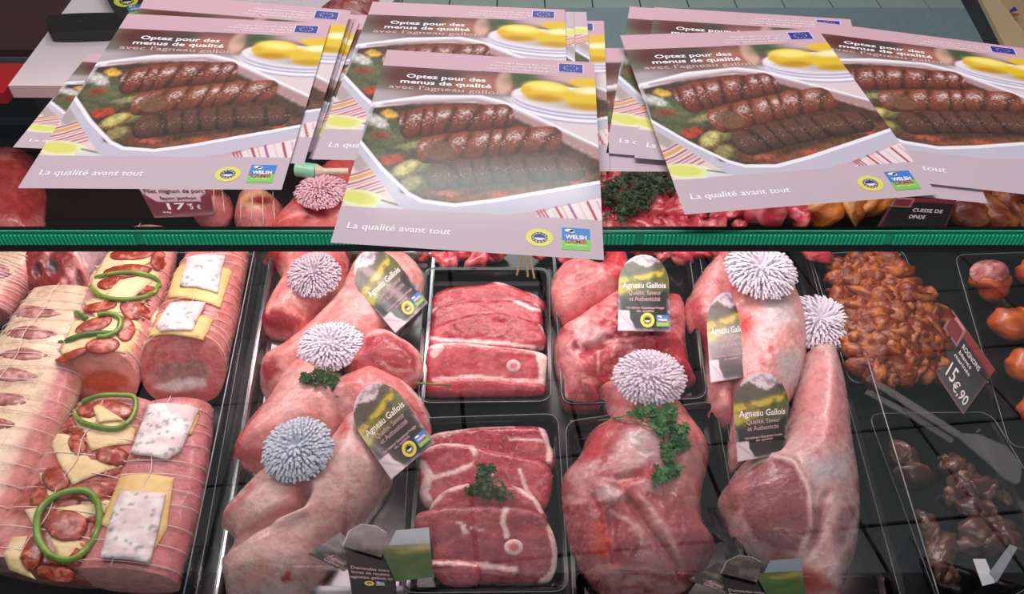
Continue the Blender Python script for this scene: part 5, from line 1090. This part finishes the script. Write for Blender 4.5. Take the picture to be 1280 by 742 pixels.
rr = random.Random(5); poly = [(1034, 336), (1060, 330), (1108, 328), (1128, 345), (1125, 362), (1158, 372), (1160, 395), (1176, 410), (1172, 440), (1176, 470), (1120, 477), (1078, 474), (1064, 430), (1056, 400), (1042, 370)]
pts = []
for _ in range(4000):
    x, y = rr.uniform(1034, 1178), rr.uniform(328, 478)
    if inside(np.array([x]), np.array([y]), poly)[0] and all(math.hypot(x-a, (y-b)*1.15) > 10.5 for a, b in pts): pts.append((x, y))
pts.sort(key=lambda p: p[1])
def mound(u, v):
    x, y = DECK.proj(np.column_stack([np.ravel(u), np.ravel(v), np.full(np.size(u), .03)])); d = np.hypot((x-1112)/72, (y-405)/85); return (0.012+0.034*np.clip(1-d**2, 0, 1)).reshape(np.shape(u))
o = slab('marinade_bed', poly, (120, 52, 26), [('noise', (170, 84, 40), 10, 7, .55, .1, .8, 4)], .02, base=.003, m=WET and MEAT, res=.006); tag(o, 'orange-brown marinade layer under the marinated pieces', 'marinade')
chunks(pts, mound, 'marinated_meat_piece', 'orange-brown marinated meat piece in the right-hand tray', 'meat piece', 'marinated meat pieces heaped in the black tray', WET, marin, .0185, 40, 10)
brown = lambda X, Y, k: paint(X, Y, (96, 58, 46), [('noise', (70, 36, 32), 22, 18, .55, .1, .8, 3+k), ('noise', (176, 140, 116), 14, 10, .66, .04, .7, 9+k)])
sp = [(1132, 570, 1.3), (1140, 590, 1.0), (1186, 576, .8), (1194, 588, 1.1), (1208, 598, 1.1), (1224, 606, 1.1), (1240, 614, 1.0), (1206, 612, 1.0), (1190, 618, .8), (1252, 620, .7), (1158, 652, .8), (1174, 694, 1.5), (1168, 672, 1.1), (1214, 638, 1.0), (1228, 644, 1.0), (1222, 662, 1.2), (1246, 656, 1.0), (1240, 676, 1.1), (1212, 682, 1.0), (1258, 672, .9), (1184, 716, .9)]
lb = ['meat', 'x']; where = lambda x, y: ('left wall of the black tray' if x < 1165 and y < 620 else 'front corner' if y > 685 else 'middle')
chunks([(x, y, s*1.35, .010*s+.004) for x, y, s in sp], None, 'kidney_piece', 'brown kidney piece in the lower right tray', 'meat piece', 'brown kidney pieces in the lower right tray', WETR, brown, .013, 60, 6)
# orange stuffed balls in the clear tray
def ball(cx, cy, rp, label, seed, mince=False):
    c = DECK.pix(cx, cy, .03); r = rp/950.; r0 = root('stuffed_ball', DECK, (*c, .004), label, 'stuffed ball', 'orange stuffed balls in the clear tray')
    V, F_ = chunk_mesh('x', seed, 1.0); V = V/np.abs(V).max(0); V = V*.5+V/np.linalg.norm(V, axis=1)[:, None]*.5
    P = V*np.array([r, r, r*.85])+np.array([c[0], c[1], .004+r*.8]); x, y = DECK.proj(P)
    mk('body', P, F_, WETS, DECK, r0, colors=paint(x, y, (196, 84, 34), [('noise', (160, 50, 26), 26, 18, .55, .12, .7, seed), ('noise', (222, 120, 56), 20, 14, .62, .08, .6, seed+4)]))
    if mince:
        b = Surf(P[P[:, 2] > .004+r*.8]); slab('mince_filling', ellpts(cx, cy-14, rp*.8, rp*.5, 0, 10), (196, 120, 112), [('noise', (150, 60, 60), 6, 5, .55, .06, .8, 3), ('noise', (226, 176, 166), 7, 5, .62, .05, .7, 7)], .012, base=b, res=.004, parent=r0, rough=.003, rs=.006)
WETS = mat('glazed_ball', attr=True, rough=0.35, bump=0.4, bscale=120, var=0.1, coat=0.3)
ball(1238, 352, 31, 'orange stuffed ball with mince on top, rearmost in the clear tray', 3, True); ball(1296, 338, 30, 'orange stuffed ball cut by the right edge, at the back', 4)
ball(1262, 402, 30, 'second orange ball down in the clear tray', 5); ball(1292, 402, 28, 'orange ball at the right edge beside the second one', 11)
ball(1284, 456, 30, 'third orange ball down in the clear tray at the right edge', 6); ball(1300, 512, 30, 'lowest orange ball in the clear tray, cut by the frame', 7)

# ================================================================ CARDS, TONGS, LEAFLETS
def price_card(c, hs, label, lines, cm=(24, 21, 24), band=True):
    sh = Sheet(DECK, c, lambda u, v: hs[0]+(hs[1]-hs[0])*u+(hs[2]-hs[0])*(1-v)); cc = sh.map(.5, .5)
    r = root('price_card', DECK, (cc[0], cc[1], min(hs)), label, 'price card', 'price cards in the meat')
    def pr(u, v):
        X, Y = u*100, (1-v)*100; L = [('line', [(1, 1), (99, 1), (99, 99), (1, 99), (1, 1)], 5, (96, 42, 50), .6, 0)]
        if band: L += [('poly', [(0, 0), (100, 0), (100, 13), (0, 13)], (130, 34, 44), .6, 0), ('line', [(0, 1), (100, 1)], 1.5, (190, 120, 120), .5, 0), ('poly', [(3, 3), (33, 3), (33, 31), (3, 31)], (206, 150, 150), .5, 0), ('poly', [(5, 5), (31, 5), (31, 29), (5, 29)], (116, 32, 42), .5, 0), ('line', [(10, 17), (26, 17)], 1, (160, 90, 90), .5, 0)]
        return paint(X, Y, cm, L)
    out_sheet('card', sh, [(0, 0), (1, 0), (1, 1), (0, 1)], pr, CARD, r, -.0008, 0, .03)
    if lines: lettering(sh, lines, mat('chalk_ink', (226, 222, 222), .6), r, .0005, 'card_lettering', bold=.008)
    return r, sh
r, sh = price_card([(1190, 386), (1244, 462), (1204, 518), (1158, 450)], [.045, .05, .03], 'black and maroon diamond price card beside the marinated meat',
    [('ROGNONS', .42, .82, .74, .11), ('blancs', .42, .70, .64, .09), ('marinés', .38, .74, .54, .09), ('15', .40, .58, .18, .38), ('€,90', .60, .94, .12, .27), ('le kg', .06, .22, .30, .08)])
# rear cards seen through the glass top
sh = Sheet(DECK, [(172, 232), (262, 232), (268, 270), (193, 272)], lambda u, v: 0.09-.03*(1-v)); cc = sh.map(.5, .5)
r = root('price_card', DECK, (cc[0], cc[1], .06), 'maroon price card with a white header under the left brochure pile', 'price card', 'price cards in the meat')
out_sheet('card', sh, [(0, 0), (1, 0), (1, 1), (0, 1)], lambda u, v: paint(u*100, (1-v)*100, (112, 48, 62), [('poly', [(-5, -5), (92, -5), (92, 20), (82, 34), (82, 46), (16, 46), (4, 25)], (206, 184, 190), 1, 0)]), CARD, r, -.0008, 0, .03)
lettering(sh, [('Filet mignon de porc', .04, .90, .80, .17), ('façon jambon', .22, .76, .60, .14)], mat('dark_ink', (50, 30, 36), .6), r, .0006, 'card_lettering', bold=.02)
lettering(sh, [('17', .28, .56, .28, .3), ("'5", .60, .68, .28, .26), ('€', .74, .80, .28, .2), ('le kg', .18, .3, .16, .1)], mat('chalk_ink', (226, 222, 222), .6), r, .0006, 'price_lettering', bold=.02)
price_card([(1118, 246), (1196, 250), (1180, 290), (1096, 284)], [.06, .06, .05], 'black price card with maroon square behind the green edge at the right', [('CUISSE DE', .40, .86, .55, .16), ('DINDE', .40, .64, .34, .16)])
# clear plastic tongs
r = root('serving_tongs', DECK, (*DECK.pix(1150, 520, .03), .03), 'clear plastic serving tongs lying across the lower right tray', 'tongs')
TG = glass_mat('tong_plastic', (.80, .82, .80), 1.5, 2.2, haze=.10)
def strip(name, pp, w, h, th=.003):
    Q = np.array([[*DECK.pix(x, y, h), h] for x, y in pp]); b = MB(); t = Q[-1, :2]-Q[0, :2]; t /= np.linalg.norm(t); s = np.array([-t[1], t[0]])
    L = [tuple(q[:2]+s*w_) for q, w_ in zip(Q, w)]; Rr_ = [tuple(q[:2]-s*w_) for q, w_ in zip(Q, w)]; b.prism(Rr_+L[::-1], h, h+th); return b.make(name, TG, DECK, r)
strip('upper_arm', [(1084, 472), (1140, 508), (1198, 544)], (.005, .006, .005), .045); strip('lower_arm', [(1082, 490), (1140, 520), (1190, 552)], (.004, .005, .004), .036)
strip('blade', [(1198, 544), (1215, 550), (1245, 568), (1266, 590), (1272, 604)], (.004, .013, .020, .018, .004), .040)
# white and grey V shape bottom right
sh = Sheet(DECK, [(1216, 698), (1232, 698), (1244, 728), (1228, 732)], lambda u, v: .05+0*u); r = root('v_shape', DECK, (*sh.map(.5, .5)[:2], .045), 'small white and grey V shape at the bottom right over the kidney pieces', 'card')
out_sheet('left_leaf', sh, [(0, 0), (1, 0), (1, 1), (0, 1)], lambda u, v: paint(u, v, (226, 232, 236), []), CARD, r, -.0006, 0, .3)
sh = Sheet(DECK, [(1262, 680), (1272, 684), (1246, 728), (1236, 716)], lambda u, v: .05+0*u); out_sheet('right_leaf', sh, [(0, 0), (1, 0), (1, 1), (0, 1)], lambda u, v: paint(u, v, (150, 156, 160), []), CARD, r, -.0006, 0, .3)
# stood-up leaflets at the glass
def leaflet(o, sc, label, h0=.10):
    T = lambda L_: [(o[0]+x*sc[0], o[1]+y*sc[1]) for x, y in L_]
    r = root('folded_leaflet', DECK, (*DECK.pix(*T([(600, 450)])[0], h0), h0-.02), label, 'leaflet', 'die-cut leaflets leaning at the front glass')
    def pc(name, c, fn, h, texts=(), out=((0, 0), (1, 0), (1, 1), (0, 1))):
        sh = Sheet(DECK, T(c), lambda u, v: h+0*u); out_sheet(name, sh, out, fn, CARD, r, -.0008, 0, .05)
        if texts: lettering(sh, texts, PALEINK, r, .0006, 'leaflet_lettering', bold=.01)
        return sh
    pc('left_wing', [(180, 300), (560, 300), (400, 560), (60, 420)][0:0] or [(300, 230), (545, 435), (330, 555), (30, 412)], lambda u, v: paint(u*100, v*100, (60, 62, 56), [('poly', [(0, 40), (100, 50), (100, 0), (0, 0)], (58, 58, 56), 10, 5), ('noise', (130, 130, 110), 30, 12, .55, .08, .7, 3)]), h0, [('Agneau', .30, .78, .22, .20), ('Gallois', .30, .72, .06, .20)])
    pc('dark_panel', [(330, 330), (740, 400), (770, 760), (400, 760)], lambda u, v: paint(u, v, (34, 34, 36), []), h0+.002, [('Demandez votre', .06, .86, .56, .085), ('livret de recettes', .06, .86, .47, .085), ('agneau gallois ici', .02, .92, .38, .085)])
    s_ = pc('curled_panel', [(400, 150), (700, 190), (640, 440), (315, 345)], lambda u, v: paint(u*100, v*100, (64, 60, 58), [('noise', (110, 104, 96), 20, 30, .55, .08, .7, 3), ('line', [(0, 0), (0, 60), (28, 100), (70, 100), (100, 82)], 4, (190, 194, 196), 1, 0)]), h0+.006, out=((0, 0), (1, 0), (1, .8), (.7, 1), (.28, 1), (0, .62)))
    pc('sky_panel', [(760, 215), (1035, 190), (1045, 330), (700, 345)], lambda u, v: paint(u*100, v*100, (128, 148, 156), [('noise', (120, 140, 150), 20, 20, .62, .05, .6, 5)]), h0+.004)
    pc('field_panel', [(620, 345), (1045, 322), (1070, 600), (760, 640)], lambda u, v: paint(u*100, v*100, (66, 98, 40), [('poly', [(0, 75), (100, 85), (100, 100), (0, 100)], (150, 138, 60), 8, 4), ('noise', (50, 86, 40), 40, 14, .5, .12, .8, 4)]), h0+.005)
    s2 = Sheet(DECK, T([(330, 330), (740, 400), (770, 760), (400, 760)]), lambda u, v: h0+.002+0*u); seal(s2, .38, .28, .10, .05, r, .0006, True); sqlogo(s2, .52, .24, .72, .33, r, .0006)
leaflet((380, 630), (180/1192, 112/742), 'dark and green die-cut leaflet between the big leg and the nearer slice tray')
leaflet((856, 674), (160/1192*1.05, 90/742), 'dark and green die-cut leaflet in front of the long lamb legs', .10)
# stainless trim bar at the bottom
b = MB(); q = DECK.pix([380, 512], [736, 736], .02); b.box((q[0][0], q[0][1]-.006, .014), (q[1][0], q[0][1]+.004, .02)); tag(b.make('steel_bar', STEEL, DECK), 'bright steel bar below the big front lamb leg', 'bar')

# ================================================================ REAR ROW, seen through the glass top
def rear(name, pts, col, lay, th, label, cat='meat', **k): 
    o = slab(name, pts, col, [('noise', (230, 150, 146), 26, 14, .58, .1, .5, 5)]+lay, th, res=k.pop('res', .0055), **k); return tag(o, label, cat)
rear('roast_beef', [(-30, 250), (-20, 200), (10, 186), (40, 190), (52, 225), (50, 262), (46, 300), (-30, 300)], (170, 62, 58), [], .06, 'red wrapped joint at the left edge under the glass top')
def netted(cx, cy, rx, ry, label, seed):
    o = rear('netted_roast', ellpts(cx, cy, rx, ry, 0, 12), (222, 140, 136), [('ell', (cx, cy-ry*.5, rx*.8, ry*.35, 0), (226, 176, 130), 4, 2), ('ell', (cx+4, cy-ry*.45, rx*.5, ry*.2, 0), (140, 40, 44), 3, 1)], .065, label, seed=seed)
    S = srf(o)
    for k in range(4):
        b = MB(); x = cx-rx*.6+k*rx*.4; b.tube([on(DECK, x+(k-1.5)*2*t, cy-ry*.8+ry*1.4*t, S, .001) for t in np.linspace(0, 1, 8)], .0008, 4); b.make('tie_string', STRING, DECK, o, smooth=True)
netted(262, 252, 26, 24, 'small netted roast behind the maroon price card', 3); netted(322, 264, 32, 30, 'pink netted roast between the card and the rear frill', 4)
h1 = rear('lamb_haunch', [(336, 300), (338, 276), (360, 252), (385, 225), (410, 200), (450, 196), (470, 230), (460, 300)], (216, 92, 88), [('poly', [(385, 230), (400, 235), (410, 270), (380, 276)], (160, 40, 44), 4, 2)], .07, 'red lamb leg behind the green edge, under the rear frill', 'lamb', seed=44)
frill(403, 240, 28, srf(h1), 'pinkish paper frill seen through the glass top, left of the middle pile', 9, (1.05, 1, 0), loops=.016, n=150, col=mat('frill_pink', (236, 190, 200), .6))
# lamp reflection shaped as a solid tube, mint end and cream stem
r = root('lamp_reflection', DECK, (*DECK.pix(400, 212, .09), .08), 'mint and cream lamp reflection, built as a tube, near the rear frill', 'tube')
P0 = np.array([*DECK.pix(371, 211, .09), .09]); P1 = np.array([*DECK.pix(396, 214, .09), .09]); P2 = np.array([*DECK.pix(436, 214, .09), .09])
b = MB(); b.tube([P0, P1], .0125, 20); b.make('cap', mat('mint_reflection', (150, 226, 186), .25), DECK, r, smooth=False); b = MB(); b.tube([P1, P1+(P2-P1)*.22], [.0125, .006], 20); b.tube([P1+(P2-P1)*.2, P2], .0055, 14); b.make('stem', mat('cream_reflection', (232, 222, 196), .35), DECK, r, smooth=False)
DICE = lambda X, Y, k: paint(X, Y, (196, 62, 76), [('noise', (160, 34, 46), 22, 18, .55, .1, .8, 3+k), ('noise', (232, 150, 150), 18, 10, .62, .05, .8, 9+k)])
rr = random.Random(9); dp = []
for _ in range(3000):
    x, y = rr.uniform(752, 925), rr.uniform(198, 312)
    if all(math.hypot(x-a, y-b) > 17 for a, b in dp) and not (900 < x and y < 230): dp.append((x, y))
dp.sort(key=lambda p: p[1])
chunks(dp, flat(.02), 'diced_meat', 'pinkish red diced meat chunk behind the green edge', 'meat piece', 'diced red meat behind the green edge', WETR, DICE, .021, 80, 6)
dp = [(536, 318), (560, 308), (580, 318), (600, 312), (622, 318), (600, 326), (680, 314), (700, 318), (556, 326), (820, 318), (846, 322), (868, 318), (890, 316)]
chunks(dp, flat(.012), 'diced_meat', 'dark red chunk behind the slice trays', 'meat piece', 'dark red meat behind the slice trays', WETR, DICE, .02, 90, 6)
parsley([(765, 235), (780, 228), (795, 225), (800, 240), (785, 250), (770, 255), (790, 262), (775, 268), (812, 226), (826, 222), (838, 232), (820, 236), (800, 255), (760, 245)], flat(.05), 'large dark parsley bunch under the glass top right of the middle pile', [[(800, 240), (830, 232), (850, 230)]], 8, 420, .008, spread=6, m=mat('parsley_dark', (36, 62, 26), .5, var=.3, nscale=90))
parsley([(505, 330), (512, 325)], flat(.02), 'tiny parsley tuft beside the steel tray rim at the back', (), 9, 12, .005)
GOLDM = lambda X, Y, k: paint(X, Y, (206, 124, 50), [('noise', (170, 84, 30), 22, 18, .55, .1, .8, 3+k), ('noise', (232, 176, 96), 18, 10, .62, .05, .8, 9+k)])
chunks([(1030, 262, 1.2), (1058, 262, 1.2), (1088, 262, 1.1), (1040, 248, 1), (1070, 246, 1.1), (1102, 250, 1)], flat(.03), 'golden_poultry_piece', 'golden poultry piece behind the green edge', 'poultry piece', 'golden poultry pieces behind the green edge', WET, GOLDM, .028, 100, 5)
chunks([(1190, 262, 1.3), (1218, 258, 1.3), (1250, 262, 1.3), (1282, 262, 1.2), (1210, 276, 1.2), (1240, 278, 1.2), (1270, 276, 1.2)], flat(.02), 'marinated_poultry_piece', 'brown poultry piece behind the green edge', 'poultry piece', 'brown poultry pieces behind the green edge', WET, marin, .026, 110, 5)
chunks([(955, 268, 1.3), (985, 262, 1.2), (1000, 274, 1.0), (1015, 318, 1.0)], flat(.03), 'pink_meat_piece', 'pink meat piece below the right pile', 'meat piece', 'pale pink meat behind the green edge', WETR, DICE, .024, 120, 4)
bpy.context.view_layer.update()
